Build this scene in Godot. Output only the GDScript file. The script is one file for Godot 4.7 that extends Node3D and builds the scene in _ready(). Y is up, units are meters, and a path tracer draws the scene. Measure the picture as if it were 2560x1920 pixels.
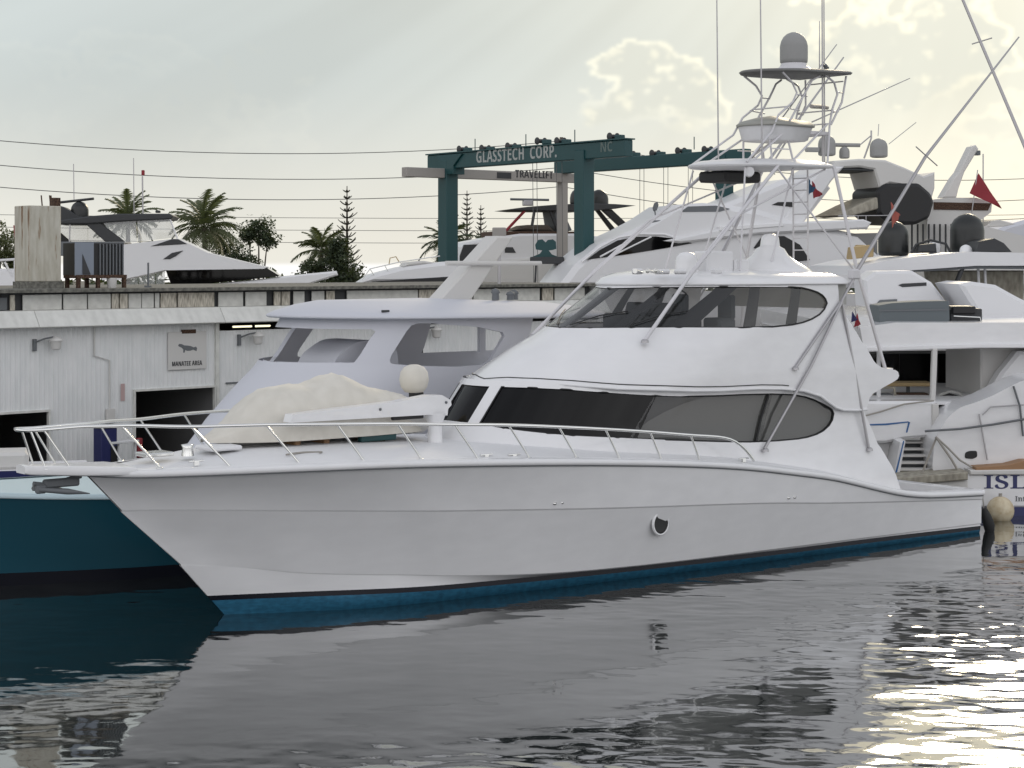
extends Node3D
# A boatyard basin at the end of an overcast afternoon: a white sportfishing yacht moored in front of a refit yard.
# Units are metres, y is up. The camera stands at the origin, 7 m above the water, and looks along -z.

var mats := {}
var taken := {}
var rng := RandomNumberGenerator.new()

class Geo:
	var v := PackedVector3Array()
	var n := PackedVector3Array()
	func tri(a: Vector3, b: Vector3, c: Vector3) -> void:
		var k := (c - a).cross(b - a)
		if k.length_squared() < 1e-16:
			return
		k = k.normalized()
		v.append_array([a, b, c])
		n.append_array([k, k, k])
	func tri_n(a: Vector3, b: Vector3, c: Vector3, na: Vector3, nb: Vector3, nc: Vector3) -> void:
		var k := (c - a).cross(b - a)
		if k.length_squared() < 1e-16:
			return
		if k.dot(na + nb + nc) < 0.0:
			v.append_array([a, c, b])
			n.append_array([na, nc, nb])
		else:
			v.append_array([a, b, c])
			n.append_array([na, nb, nc])
	func quad(a: Vector3, b: Vector3, c: Vector3, d: Vector3) -> void:
		tri(a, b, c)
		tri(a, c, d)
	func poly(p: Array) -> void:
		for i in range(1, p.size() - 1):
			tri(p[0], p[i], p[i + 1])
	func box(at: Vector3, size: Vector3, turn := Basis.IDENTITY, ch := 0.0) -> void:
		var h := size / 2.0
		if ch <= 0.0:
			var q := []
			for i in 8:
				q.append(at + turn * Vector3(h.x * (1 if i & 1 else -1), h.y * (1 if i & 2 else -1), h.z * (1 if i & 4 else -1)))
			for f in [[0, 1, 3, 2], [5, 4, 6, 7], [4, 0, 2, 6], [1, 5, 7, 3], [2, 3, 7, 6], [4, 5, 1, 0]]:
				quad(q[f[0]], q[f[1]], q[f[2]], q[f[3]])
			return
		var c := minf(ch, minf(h.x, minf(h.y, h.z)) * 0.9)
		# faces, edges and corners of a chamfered box
		for ax in 3:
			var u := (ax + 1) % 3
			var w := (ax + 2) % 3
			for sg in [-1.0, 1.0]:
				var k := []
				for e in [[-1, -1], [1, -1], [1, 1], [-1, 1]]:
					var p := Vector3.ZERO
					p[ax] = h[ax] * sg
					p[u] = (h[u] - c) * e[0]
					p[w] = (h[w] - c) * e[1]
					k.append(at + turn * p)
				if sg > 0:
					quad(k[3], k[2], k[1], k[0])
				else:
					quad(k[0], k[1], k[2], k[3])
			for su in [-1.0, 1.0]:
				for sw in [-1.0, 1.0]:
					var k2 := []
					for e in [[-1, 0], [1, 0], [1, 1], [-1, 1]]:
						var p2 := Vector3.ZERO
						p2[ax] = (h[ax] - c) * e[0]
						p2[u] = (h[u] - (0.0 if e[1] == 0 else c)) * su
						p2[w] = (h[w] - (c if e[1] == 0 else 0.0)) * sw
						k2.append(at + turn * p2)
					quad(k2[0], k2[1], k2[2], k2[3])
		for i in 8:
			var sg2 := Vector3(1 if i & 1 else -1, 1 if i & 2 else -1, 1 if i & 4 else -1)
			tri(at + turn * (sg2 * (h - Vector3(0, c, c))), at + turn * (sg2 * (h - Vector3(c, 0, c))), at + turn * (sg2 * (h - Vector3(c, c, 0))))
	func grid(rows: Array, closed := false) -> void:
		# a smooth sheet through rows of points
		var nr := rows.size()
		var nc: int = rows[0].size()
		var nn := []
		for i in nr:
			var a := PackedVector3Array()
			a.resize(nc)
			nn.append(a)
		for i in nr - 1:
			for j in (nc if closed else nc - 1):
				var j2 := (j + 1) % nc
				var a: Vector3 = rows[i][j]
				var b: Vector3 = rows[i][j2]
				var c: Vector3 = rows[i + 1][j2]
				var d: Vector3 = rows[i + 1][j]
				var k := (c - a).cross(b - d)
				nn[i][j] += k
				nn[i][j2] += k
				nn[i + 1][j2] += k
				nn[i + 1][j] += k
		for i in nr - 1:
			for j in (nc if closed else nc - 1):
				var j2 := (j + 1) % nc
				var na: Vector3 = nn[i][j].normalized()
				var nb: Vector3 = nn[i][j2].normalized()
				var nc2: Vector3 = nn[i + 1][j2].normalized()
				var nd: Vector3 = nn[i + 1][j].normalized()
				tri_n(rows[i][j], rows[i][j2], rows[i + 1][j2], na, nb, nc2)
				tri_n(rows[i][j], rows[i + 1][j2], rows[i + 1][j], na, nc2, nd)
	func tube(p: Array, r, sides := 6, cap := true) -> void:
		# r is one radius or one for each point
		var rows := []
		var up := Vector3.UP
		var d0: Vector3 = (p[1] - p[0]).normalized()
		if absf(d0.dot(up)) > 0.9:
			up = Vector3.RIGHT
		for i in p.size():
			var d: Vector3 = ((p[mini(i + 1, p.size() - 1)] - p[maxi(i - 1, 0)]) as Vector3).normalized()
			var x := up.cross(d).normalized()
			if x.length_squared() < 0.5:
				x = Vector3.RIGHT
			up = d.cross(x).normalized()
			var rr: float = r[i] if r is Array else r
			var ring := PackedVector3Array()
			for k in sides:
				var a := TAU * k / sides
				ring.append(p[i] + (x * cos(a) + up * sin(a)) * rr)
			rows.append(ring)
		grid(rows, true)
		if cap:
			for e in [rows[0], rows[rows.size() - 1]]:
				for k in range(1, sides - 1):
					tri(e[0], e[k], e[k + 1])
	func lathe(prof: Array, at := Vector3.ZERO, sides := 20, turn := Basis.IDENTITY) -> void:
		# prof: [radius, height] pairs
		var rows := []
		for q in prof:
			var ring := PackedVector3Array()
			for k in sides:
				var a := TAU * k / sides
				ring.append(at + turn * Vector3(cos(a) * q[0], q[1], sin(a) * q[0]))
			rows.append(ring)
		grid(rows, true)
	func extrude(p: PackedVector2Array, z0: float, z1: float, ch := 0.0) -> void:
		# an outline in x, y pulled along z, its rims cut back by ch
		var tr := Geometry2D.triangulate_polygon(p)
		var inner := p
		if ch > 0.0:
			var off := Geometry2D.offset_polygon(p, -ch, Geometry2D.JOIN_MITER)
			if off.size() == 1 and off[0].size() == p.size():
				# start the inner ring at the corner nearest to the first outer one
				var best := 0
				for i in off[0].size():
					if off[0][i].distance_to(p[0]) < off[0][best].distance_to(p[0]):
						best = i
				inner = PackedVector2Array()
				for i in p.size():
					inner.append(off[0][(best + i) % p.size()])
				if inner[1].distance_to(p[1]) > inner[p.size() - 1].distance_to(p[1]):
					var rev := PackedVector2Array([inner[0]])
					for i in range(p.size() - 1, 0, -1):
						rev.append(inner[i])
					inner = rev
				tr = Geometry2D.triangulate_polygon(inner)
			else:
				ch = 0.0
		var c := ch
		for i in range(0, tr.size(), 3):
			var a := inner[tr[i]]
			var b := inner[tr[i + 1]]
			var d := inner[tr[i + 2]]
			tri(Vector3(a.x, a.y, z1), Vector3(b.x, b.y, z1), Vector3(d.x, d.y, z1))
			tri(Vector3(a.x, a.y, z0), Vector3(d.x, d.y, z0), Vector3(b.x, b.y, z0))
		for i in p.size():
			var j := (i + 1) % p.size()
			quad(Vector3(p[i].x, p[i].y, z0 + c), Vector3(p[j].x, p[j].y, z0 + c), Vector3(p[j].x, p[j].y, z1 - c), Vector3(p[i].x, p[i].y, z1 - c))
			if c > 0.0:
				quad(Vector3(p[i].x, p[i].y, z1 - c), Vector3(p[j].x, p[j].y, z1 - c), Vector3(inner[j].x, inner[j].y, z1), Vector3(inner[i].x, inner[i].y, z1))
				quad(Vector3(p[i].x, p[i].y, z0 + c), Vector3(p[j].x, p[j].y, z0 + c), Vector3(inner[j].x, inner[j].y, z0), Vector3(inner[i].x, inner[i].y, z0))
	func panel(p: PackedVector2Array, holes: Array, cu: float, cv: float, fn: Callable) -> void:
		# the outline p, less the holes, laid on the surface fn(u, v), cut into cells so that it bends with it
		var lo := p[0]
		var hi := p[0]
		for q in p:
			lo = lo.min(q)
			hi = hi.max(q)
		var nu := int(ceil((hi.x - lo.x) / cu))
		var nv := int(ceil((hi.y - lo.y) / cv))
		for i in nu:
			for j in nv:
				var x0 := lo.x + i * cu - 1e-5
				var y0 := lo.y + j * cv - 1e-5
				var cell := PackedVector2Array([Vector2(x0, y0), Vector2(x0 + cu, y0), Vector2(x0 + cu, y0 + cv), Vector2(x0, y0 + cv)])
				var pieces: Array = Array(Geometry2D.intersect_polygons(p, cell), TYPE_NIL, "", null)
				for h in holes:
					var nxt := []
					for q in pieces:
						nxt.append_array(Geometry2D.clip_polygons(q, h))
					pieces = nxt
				for q in pieces:
					var t := Geometry2D.triangulate_polygon(q)
					var pts := PackedVector3Array()
					var nrm := PackedVector3Array()
					for c in q:
						var e := 0.004
						var a: Vector3 = fn.call(c.x - e, c.y)
						var b: Vector3 = fn.call(c.x + e, c.y)
						var d: Vector3 = fn.call(c.x, c.y - e)
						var f: Vector3 = fn.call(c.x, c.y + e)
						pts.append(fn.call(c.x, c.y))
						nrm.append((b - a).cross(f - d).normalized())
					for k in range(0, t.size(), 3):
						tri_n(pts[t[k]], pts[t[k + 1]], pts[t[k + 2]], nrm[t[k]], nrm[t[k + 1]], nrm[t[k + 2]])
	func mesh() -> ArrayMesh:
		var m := ArrayMesh.new()
		var a := []
		a.resize(Mesh.ARRAY_MAX)
		a[Mesh.ARRAY_VERTEX] = v
		a[Mesh.ARRAY_NORMAL] = n
		m.add_surface_from_arrays(Mesh.PRIMITIVE_TRIANGLES, a)
		return m

func lin(r: float, g: float, b: float) -> Color:
	return Color(r, g, b).linear_to_srgb()

func mat(key: String, c: Color, rough := 0.5, metal := 0.0, spec := 0.5) -> StandardMaterial3D:
	if not mats.has(key):
		var m := StandardMaterial3D.new()
		m.resource_name = key
		m.albedo_color = c
		m.roughness = rough
		m.metallic = metal
		m.metallic_specular = spec
		m.cull_mode = BaseMaterial3D.CULL_DISABLED
		mats[key] = m
	return mats[key]

func blotch(key: String, sz: int, freq: float, lo: Color, hi: Color, seed_: int, pow_ := 1.0, oct := 4) -> ImageTexture:
	# a seamless cloud of tones between two colours
	var nz := FastNoiseLite.new()
	nz.seed = seed_
	nz.frequency = freq
	nz.fractal_octaves = oct
	var im := nz.get_seamless_image(sz, sz)
	var out := Image.create(sz, sz, false, Image.FORMAT_RGB8)
	for y in sz:
		for x in sz:
			var t := pow(im.get_pixel(x, y).r, pow_)
			out.set_pixel(x, y, lo.lerp(hi, t))
	out.resource_name = key
	return ImageTexture.create_from_image(out)

func textured(key: String, tex: Texture2D, scale: Vector3, rough := 0.6, tint := Color.WHITE) -> StandardMaterial3D:
	var m := mat(key, tint, rough)
	m.albedo_texture = tex
	m.uv1_triplanar = true
	m.uv1_scale = scale
	return m

func glass(key: String, c: Color, alpha: float, spec := 0.5) -> StandardMaterial3D:
	var m := mat(key, Color(c.r, c.g, c.b, alpha), 0.04, 0.0, spec)
	m.transparency = BaseMaterial3D.TRANSPARENCY_ALPHA
	return m

func numbered(called: String) -> String:
	var k: int = taken.get(called, 0)
	taken[called] = k + 1
	return called if k == 0 else "%s_%03d" % [called, k]

func tag(o: Node3D, label: String, category: String, group := "") -> Node3D:
	o.set_meta("label", label)
	o.set_meta("category", category)
	if group:
		o.set_meta("group", group)
	return o

func thing(called: String, label: String, category: String, at := Vector3.ZERO, turn := 0.0, group := "") -> Node3D:
	var o := Node3D.new()
	o.name = numbered(called)
	add_child(o)
	o.position = at
	o.rotation.y = turn
	return tag(o, label, category, group)

func part(called: String, g, m: Material, parent: Node, label := "") -> MeshInstance3D:
	var o := MeshInstance3D.new()
	o.name = called
	o.mesh = g.mesh() if g is Geo else g
	o.material_override = m
	parent.add_child(o, true)
	if label:
		o.set_meta("label", label)
	return o

func single(called: String, g, m: Material, label: String, category: String, at := Vector3.ZERO, turn := 0.0, group := "") -> MeshInstance3D:
	var o := part(numbered(called), g, m, self)
	o.position = at
	o.rotation.y = turn
	tag(o, label, category, group)
	return o

func structure(called: String, g, m: Material, at := Vector3.ZERO, turn := 0.0) -> MeshInstance3D:
	var o := part(called, g, m, self)
	o.position = at
	o.rotation.y = turn
	o.set_meta("kind", "structure")
	return o

func tubes(called: String, lines: Array, r: float, m: Material, parent: Node, sides := 6) -> void:
	# each line of points is a pipe of its own
	for p in lines:
		var g := Geo.new()
		g.tube(p, r, sides)
		part(called, g, m, parent)

func boxed(called: String, at: Vector3, size: Vector3, m: Material, parent: Node, ch := 0.0, turn := Basis.IDENTITY) -> MeshInstance3D:
	var g := Geo.new()
	g.box(at, size, turn, ch)
	return part(called, g, m, parent)

func tab(a: Array, x: float) -> float:
	if x <= a[0][0]:
		return a[0][1]
	for i in range(1, a.size()):
		if x <= a[i][0]:
			return lerpf(a[i - 1][1], a[i][1], (x - a[i - 1][0]) / (a[i][0] - a[i - 1][0]))
	return a[a.size() - 1][1]

func curve(a: Array, count: int, ease_ := 1.0) -> PackedVector3Array:
	# an even Catmull-Rom line through points [x, y, z]
	var p := PackedVector3Array()
	for q in a:
		p.append(q if q is Vector3 else Vector3(q[0], q[1], q[2]))
	var dense := PackedVector3Array()
	for i in p.size() - 1:
		var a0 := p[maxi(i - 1, 0)]
		var a3 := p[mini(i + 2, p.size() - 1)]
		for k in 10:
			dense.append(p[i].cubic_interpolate(p[i + 1], a0, a3, k / 10.0))
	dense.append(p[p.size() - 1])
	var len_ := PackedFloat32Array([0.0])
	for i in range(1, dense.size()):
		len_.append(len_[i - 1] + dense[i].distance_to(dense[i - 1]))
	var out := PackedVector3Array()
	var at := 0
	for k in count:
		var want := len_[len_.size() - 1] * pow(float(k) / (count - 1), ease_)
		while at < dense.size() - 2 and len_[at + 1] < want:
			at += 1
		out.append(dense[at].lerp(dense[at + 1], clampf((want - len_[at]) / maxf(len_[at + 1] - len_[at], 1e-6), 0.0, 1.0)))
	return out

func v2(a: Array) -> PackedVector2Array:
	var p := PackedVector2Array()
	for q in a:
		p.append(Vector2(q[0], q[1]))
	return p

func v3(a: Array) -> Array:
	var p := []
	for q in a:
		p.append(Vector3(q[0], q[1], q[2]))
	return p

func rounded(p: PackedVector2Array, r: float, seg := 4) -> PackedVector2Array:
	# the outline with its corners rounded
	var out := PackedVector2Array()
	for i in p.size():
		var a := p[(i + p.size() - 1) % p.size()]
		var b := p[i]
		var c := p[(i + 1) % p.size()]
		var k := minf(r, minf(a.distance_to(b), c.distance_to(b)) * 0.45)
		var s := b + (a - b).normalized() * k
		var e := b + (c - b).normalized() * k
		for j in seg + 1:
			var t := float(j) / seg
			out.append(s.lerp(b, t).lerp(b.lerp(e, t), t))
	return out

func lettering(called: String, s: String, size: float, m: Material, parent: Node, at: Vector3, turn: Basis, serif := false, bold := true) -> MeshInstance3D:
	var f := SystemFont.new()
	f.font_names = PackedStringArray(["Droid Serif" if serif else "Droid Sans"])
	f.font_weight = 700 if bold else 400
	var t := TextMesh.new()
	t.text = s
	t.font = f
	t.font_size = 64
	t.pixel_size = size / 64.0
	t.depth = 0.012
	t.horizontal_alignment = HORIZONTAL_ALIGNMENT_LEFT
	t.vertical_alignment = VERTICAL_ALIGNMENT_BOTTOM
	var o := part(called, t, m, parent)
	o.transform = Transform3D(turn, at)
	return o

func _ready() -> void:
	rng.seed = 77
	# camera: a level lens shifted downwards, focal length 4500 for a picture 1920 high
	var cam := Camera3D.new()
	cam.name = "camera"
	cam.projection = Camera3D.PROJECTION_FRUSTUM
	cam.near = 0.1
	cam.far = 4000.0
	cam.size = 0.1 * 1920.0 / 4500.0
	cam.frustum_offset = Vector2(0, -0.1 * 300.0 / 4500.0)
	cam.position = Vector3(0, 7, 0)
	add_child(cam)
	cam.current = true
	# sky, exposure
	var env := Environment.new()
	env.background_mode = Environment.BG_SKY
	env.sky = Sky.new()
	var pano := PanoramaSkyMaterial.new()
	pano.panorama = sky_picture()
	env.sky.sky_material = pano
	env.background_energy_multiplier = 1.0
	env.tonemap_mode = Environment.TONE_MAPPER_LINEAR
	env.tonemap_exposure = 1.0
	env.sdfgi_enabled = true
	env.ssao_enabled = true
	env.ssil_enabled = true
	var we := WorldEnvironment.new()
	we.name = "world_environment"
	we.environment = env
	add_child(we)
	# the sun, low behind the clouds on the right, far across the yard
	var sun := DirectionalLight3D.new()
	sun.name = "sun"
	sun.light_energy = 0.42
	sun.light_color = Color(1.0, 0.93, 0.8)
	sun.light_angular_distance = 10.0
	sun.shadow_enabled = true
	add_child(sun)
	sun.look_at_from_position(Vector3.ZERO, -heading(deg_to_rad(17.0), deg_to_rad(19.0)), Vector3.UP)
	build_materials()
	build_setting()
	build_hall()
	build_trees()
	build_power_lines()
	build_travel_lift()
	build_yard_yachts()
	build_stern_yacht()
	build_refit_yacht()
	build_sportfisher()
	build_small_things()

func heading(az: float, el: float) -> Vector3:
	return Vector3(sin(az) * cos(el), sin(el), -cos(az) * cos(el))

func sky_picture() -> ImageTexture:
	# overcast with thin breaks: a coarse whole sky, then finer clouds where the sky is broken low in the west
	var nz := FastNoiseLite.new()
	nz.seed = 5
	nz.frequency = 1.0
	nz.fractal_octaves = 5
	var nb := FastNoiseLite.new()
	nb.seed = 12
	nb.frequency = 1.0
	nb.fractal_octaves = 3
	var sun := heading(deg_to_rad(17.0), deg_to_rad(19.0))
	var w := 512
	var h := 256
	var im := Image.create(w, h, false, Image.FORMAT_RGBF)
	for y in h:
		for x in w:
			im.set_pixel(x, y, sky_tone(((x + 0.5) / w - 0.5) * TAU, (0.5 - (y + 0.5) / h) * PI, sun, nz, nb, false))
	w = 4096
	h = 2048
	im.resize(w, h, Image.INTERPOLATE_BILINEAR)
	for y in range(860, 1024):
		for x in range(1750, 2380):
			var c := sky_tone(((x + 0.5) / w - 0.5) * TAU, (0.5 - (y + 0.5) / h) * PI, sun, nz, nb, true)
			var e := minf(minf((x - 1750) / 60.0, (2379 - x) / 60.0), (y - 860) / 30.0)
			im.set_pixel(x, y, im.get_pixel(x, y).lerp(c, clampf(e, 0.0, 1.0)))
	# the engine looks straight ahead at the left edge of a panorama
	var out := Image.create(w, h, false, Image.FORMAT_RGBF)
	out.blit_rect(im, Rect2i(w / 2, 0, w / 2, h), Vector2i(0, 0))
	out.blit_rect(im, Rect2i(0, 0, w / 2, h), Vector2i(w / 2, 0))
	return ImageTexture.create_from_image(out)

func sky_tone(az: float, el: float, sun: Vector3, nz: FastNoiseLite, nb: FastNoiseLite, fine: bool) -> Color:
	var d := heading(az, el)
	var da := rad_to_deg(acos(clampf(d.dot(sun), -1.0, 1.0)))
	var e := rad_to_deg(maxf(el, 0.0))
	var low := Color(0.86, 0.84, 0.76)
	var mid := Color(0.61, 0.665, 0.66)
	var top := Color(0.56, 0.585, 0.645)
	var c := low.lerp(mid, smoothstep(0.0, 6.5, e)).lerp(top, smoothstep(8.0, 45.0, e))
	# low sky behind the camera, out of view, brightened to light hulls and walls
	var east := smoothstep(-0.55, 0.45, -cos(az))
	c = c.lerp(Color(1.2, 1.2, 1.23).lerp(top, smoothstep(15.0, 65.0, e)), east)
	# the cloud deck: broad soft patches
	var p := Vector3(d.x, d.y * 1.6, d.z) * 2.6
	var b := nb.get_noise_3dv(p)
	c = c * (1.0 + 0.12 * b)
	# shafts that fan out from the hidden sun
	var side := sun.cross(Vector3.UP).normalized()
	var up := side.cross(sun)
	var ang := atan2(d.dot(up), d.dot(side))
	var shaft := nb.get_noise_2d(ang * 3.2, 3.0) + 0.5 * nb.get_noise_2d(ang * 9.0, 30.0)
	c = c * (1.0 + 0.15 * shaft * smoothstep(7.0, 18.0, da) * smoothstep(1.0, 7.0, e))
	# warm glow round the sun
	var warm := exp(-da * da / 320.0)
	c += Color(0.34, 0.25, 0.09) * warm
	c += Color(0.6, 0.5, 0.33) * exp(-da * da / 70.0)
	c += Color(0.16, 0.13, 0.06) * exp(-pow(rad_to_deg(az) - 15.0, 2.0) / 90.0) * exp(-e * e / 30.0)
	if fine:
		var a := rad_to_deg(az)
		var q := Vector2(a * 0.34 + 7.0, e * 0.5)
		var k := nz.get_noise_2d(q.x, q.y)
		var k2 := nz.get_noise_2d(q.x * 2.6 + 40.0, q.y * 2.6)
		for cl in [[4.5, 5.55, 2.3, 1.35, 0.85], [12.6, 6.9, 3.4, 1.9, 0.9], [16.2, 4.2, 2.0, 1.2, 0.35], [-13.0, 4.6, 6.0, 2.4, 0.06]]:
			var dx: float = (a - cl[0]) / cl[2]
			var dy: float = (e - cl[1]) / cl[3]
			if dx * dx + dy * dy > 6.0:
				continue
			var dens: float = 1.0 - (dx * dx + dy * dy) + k * 1.5 + k2 * 0.55
			var body := smoothstep(0.15, 0.7, dens)
			var rim := smoothstep(-0.02, 0.16, dens) * (1.0 - smoothstep(0.22, 0.62, dens))
			var hole := smoothstep(0.1, 0.5, k2 - 0.12)
			c = c.lerp(Color(0.66, 0.67, 0.60) * (1.0 + 0.3 * warm), body * cl[4] * 0.7)
			c += Color(0.50, 0.42, 0.24) * (rim * 0.75 * smoothstep(-1.2, 0.4, dy + 0.3 * dx) + hole * body * 0.45 + body * 0.1) * cl[4]
	return Color(maxf(c.r, 0.0), maxf(c.g, 0.0), maxf(c.b, 0.0))

func build_materials() -> void:
	textured("gelcoat", blotch("gel", 256, 0.02, Color(0.885, 0.885, 0.89), Color(0.915, 0.915, 0.92), 31), Vector3(0.22, 0.5, 0.22), 0.12)
	var wavy := FastNoiseLite.new()
	wavy.seed = 71
	wavy.frequency = 0.02
	wavy.fractal_octaves = 2
	var wi := wavy.get_seamless_image(256, 256)
	wi.bump_map_to_normal_map(2.0)
	mats["gelcoat"].normal_enabled = true
	mats["gelcoat"].normal_texture = ImageTexture.create_from_image(wi)
	mats["gelcoat"].normal_scale = 0.05
	mat("deck_white", lin(0.76, 0.76, 0.77), 0.5)
	mat("white_paint", lin(0.72, 0.72, 0.73), 0.35)
	mat("old_white", lin(0.62, 0.61, 0.59), 0.6)
	mat("boot_black", lin(0.008, 0.009, 0.016), 0.25)
	textured("bottom_blue", blotch("bottom", 256, 0.04, Color(0.1, 0.3, 0.4), Color(0.2, 0.47, 0.6), 41), Vector3(0.5, 1.2, 0.5), 0.5)
	mat("teal_hull", lin(0.016, 0.09, 0.13), 0.16)
	mat("stainless", lin(0.78, 0.78, 0.76), 0.14, 1.0)
	mat("tower_white", lin(0.64, 0.63, 0.65), 0.3)
	mat("plate_grey", lin(0.17, 0.17, 0.165), 0.5)  # tone lowered in the colour because the plate stands backlit
	mat("station_roof", lin(0.34, 0.34, 0.31), 0.5)  # lid coloured darker to carry the backlit look of the station
	mat("alloy", lin(0.42, 0.41, 0.42), 0.35, 0.6)
	mat("rubber", lin(0.012, 0.012, 0.013), 0.6)
	mat("black", lin(0.01, 0.01, 0.011), 0.5)
	mat("dark_grey", lin(0.035, 0.037, 0.04), 0.55)
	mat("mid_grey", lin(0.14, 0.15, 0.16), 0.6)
	mat("primer", lin(0.58, 0.59, 0.64), 0.6)
	mat("cushion_grey", lin(0.13, 0.15, 0.16), 0.8)
	mat("dome_grey", lin(0.3, 0.3, 0.295), 0.45)  # grey deepened, the backlit shade of the tower dome is in the colour
	mat("dome_black", lin(0.016, 0.018, 0.018), 0.35)
	mat("teak", lin(0.33, 0.19, 0.1), 0.65)
	mat("lift_green", lin(0.006, 0.055, 0.06), 0.45)
	mat("lift_grey", lin(0.33, 0.31, 0.29), 0.6)
	mat("red_cloth", lin(0.28, 0.035, 0.045), 0.85)
	mat("navy", lin(0.02, 0.025, 0.11), 0.4)
	mat("rope", lin(0.35, 0.33, 0.3), 0.9)
	mat("blue_tape", lin(0.05, 0.14, 0.33), 0.7)
	mat("wire", lin(0.12, 0.12, 0.12), 0.6)
	mat("curtain", lin(0.42, 0.42, 0.4), 0.9)
	mat("tan", lin(0.42, 0.31, 0.16), 0.8)
	mat("plain_grey", lin(0.2, 0.2, 0.2), 0.8)  # even mid grey of inner linings
	glass("tint_glass", Color(0.02, 0.02, 0.025), 0.96, 0.36)
	glass("smoke_glass", Color(0.06, 0.075, 0.07), 0.3, 0.55)
	glass("saloon_glass", Color(0.06, 0.065, 0.07), 0.55, 0.6)
	glass("clear_vinyl", Color(0.75, 0.76, 0.76), 0.28, 0.6)
	var cl := blotch("cover", 256, 0.02, Color(0.80, 0.785, 0.745), Color(0.87, 0.855, 0.82), 3)
	textured("cover_cloth", cl, Vector3.ONE * 0.4, 0.95)
	var wl := blotch("wall", 256, 0.03, Color(0.86, 0.87, 0.87), Color(0.92, 0.92, 0.92), 9)
	textured("wall_white", wl, Vector3(0.3, 0.1, 0.3), 0.55)
	textured("fascia_white", blotch("fascia", 256, 0.03, Color(0.78, 0.78, 0.76), Color(0.88, 0.88, 0.86), 10), Vector3(0.35, 0.35, 0.35), 0.6)
	textured("stained_white", blotch("stain", 256, 0.035, Color(0.30, 0.27, 0.22), Color(0.95, 0.93, 0.88), 14, 0.45), Vector3(2.2, 0.25, 2.2), 0.8)
	textured("roof_grey", blotch("roof", 256, 0.04, Color(0.30, 0.30, 0.28), Color(0.56, 0.55, 0.52), 15), Vector3.ONE * 0.5, 0.95)
	textured("concrete", blotch("concrete", 256, 0.03, Color(0.50, 0.48, 0.44), Color(0.72, 0.70, 0.64), 16), Vector3(0.5, 0.2, 0.5), 0.9)
	textured("yard_ground", blotch("yard", 256, 0.03, Color(0.36, 0.35, 0.32), Color(0.5, 0.48, 0.44), 17), Vector3.ONE * 0.15, 0.95)
	textured("rusty", blotch("rust", 128, 0.06, Color(0.16, 0.10, 0.08), Color(0.42, 0.33, 0.26), 18), Vector3.ONE * 1.5, 0.9)

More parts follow.
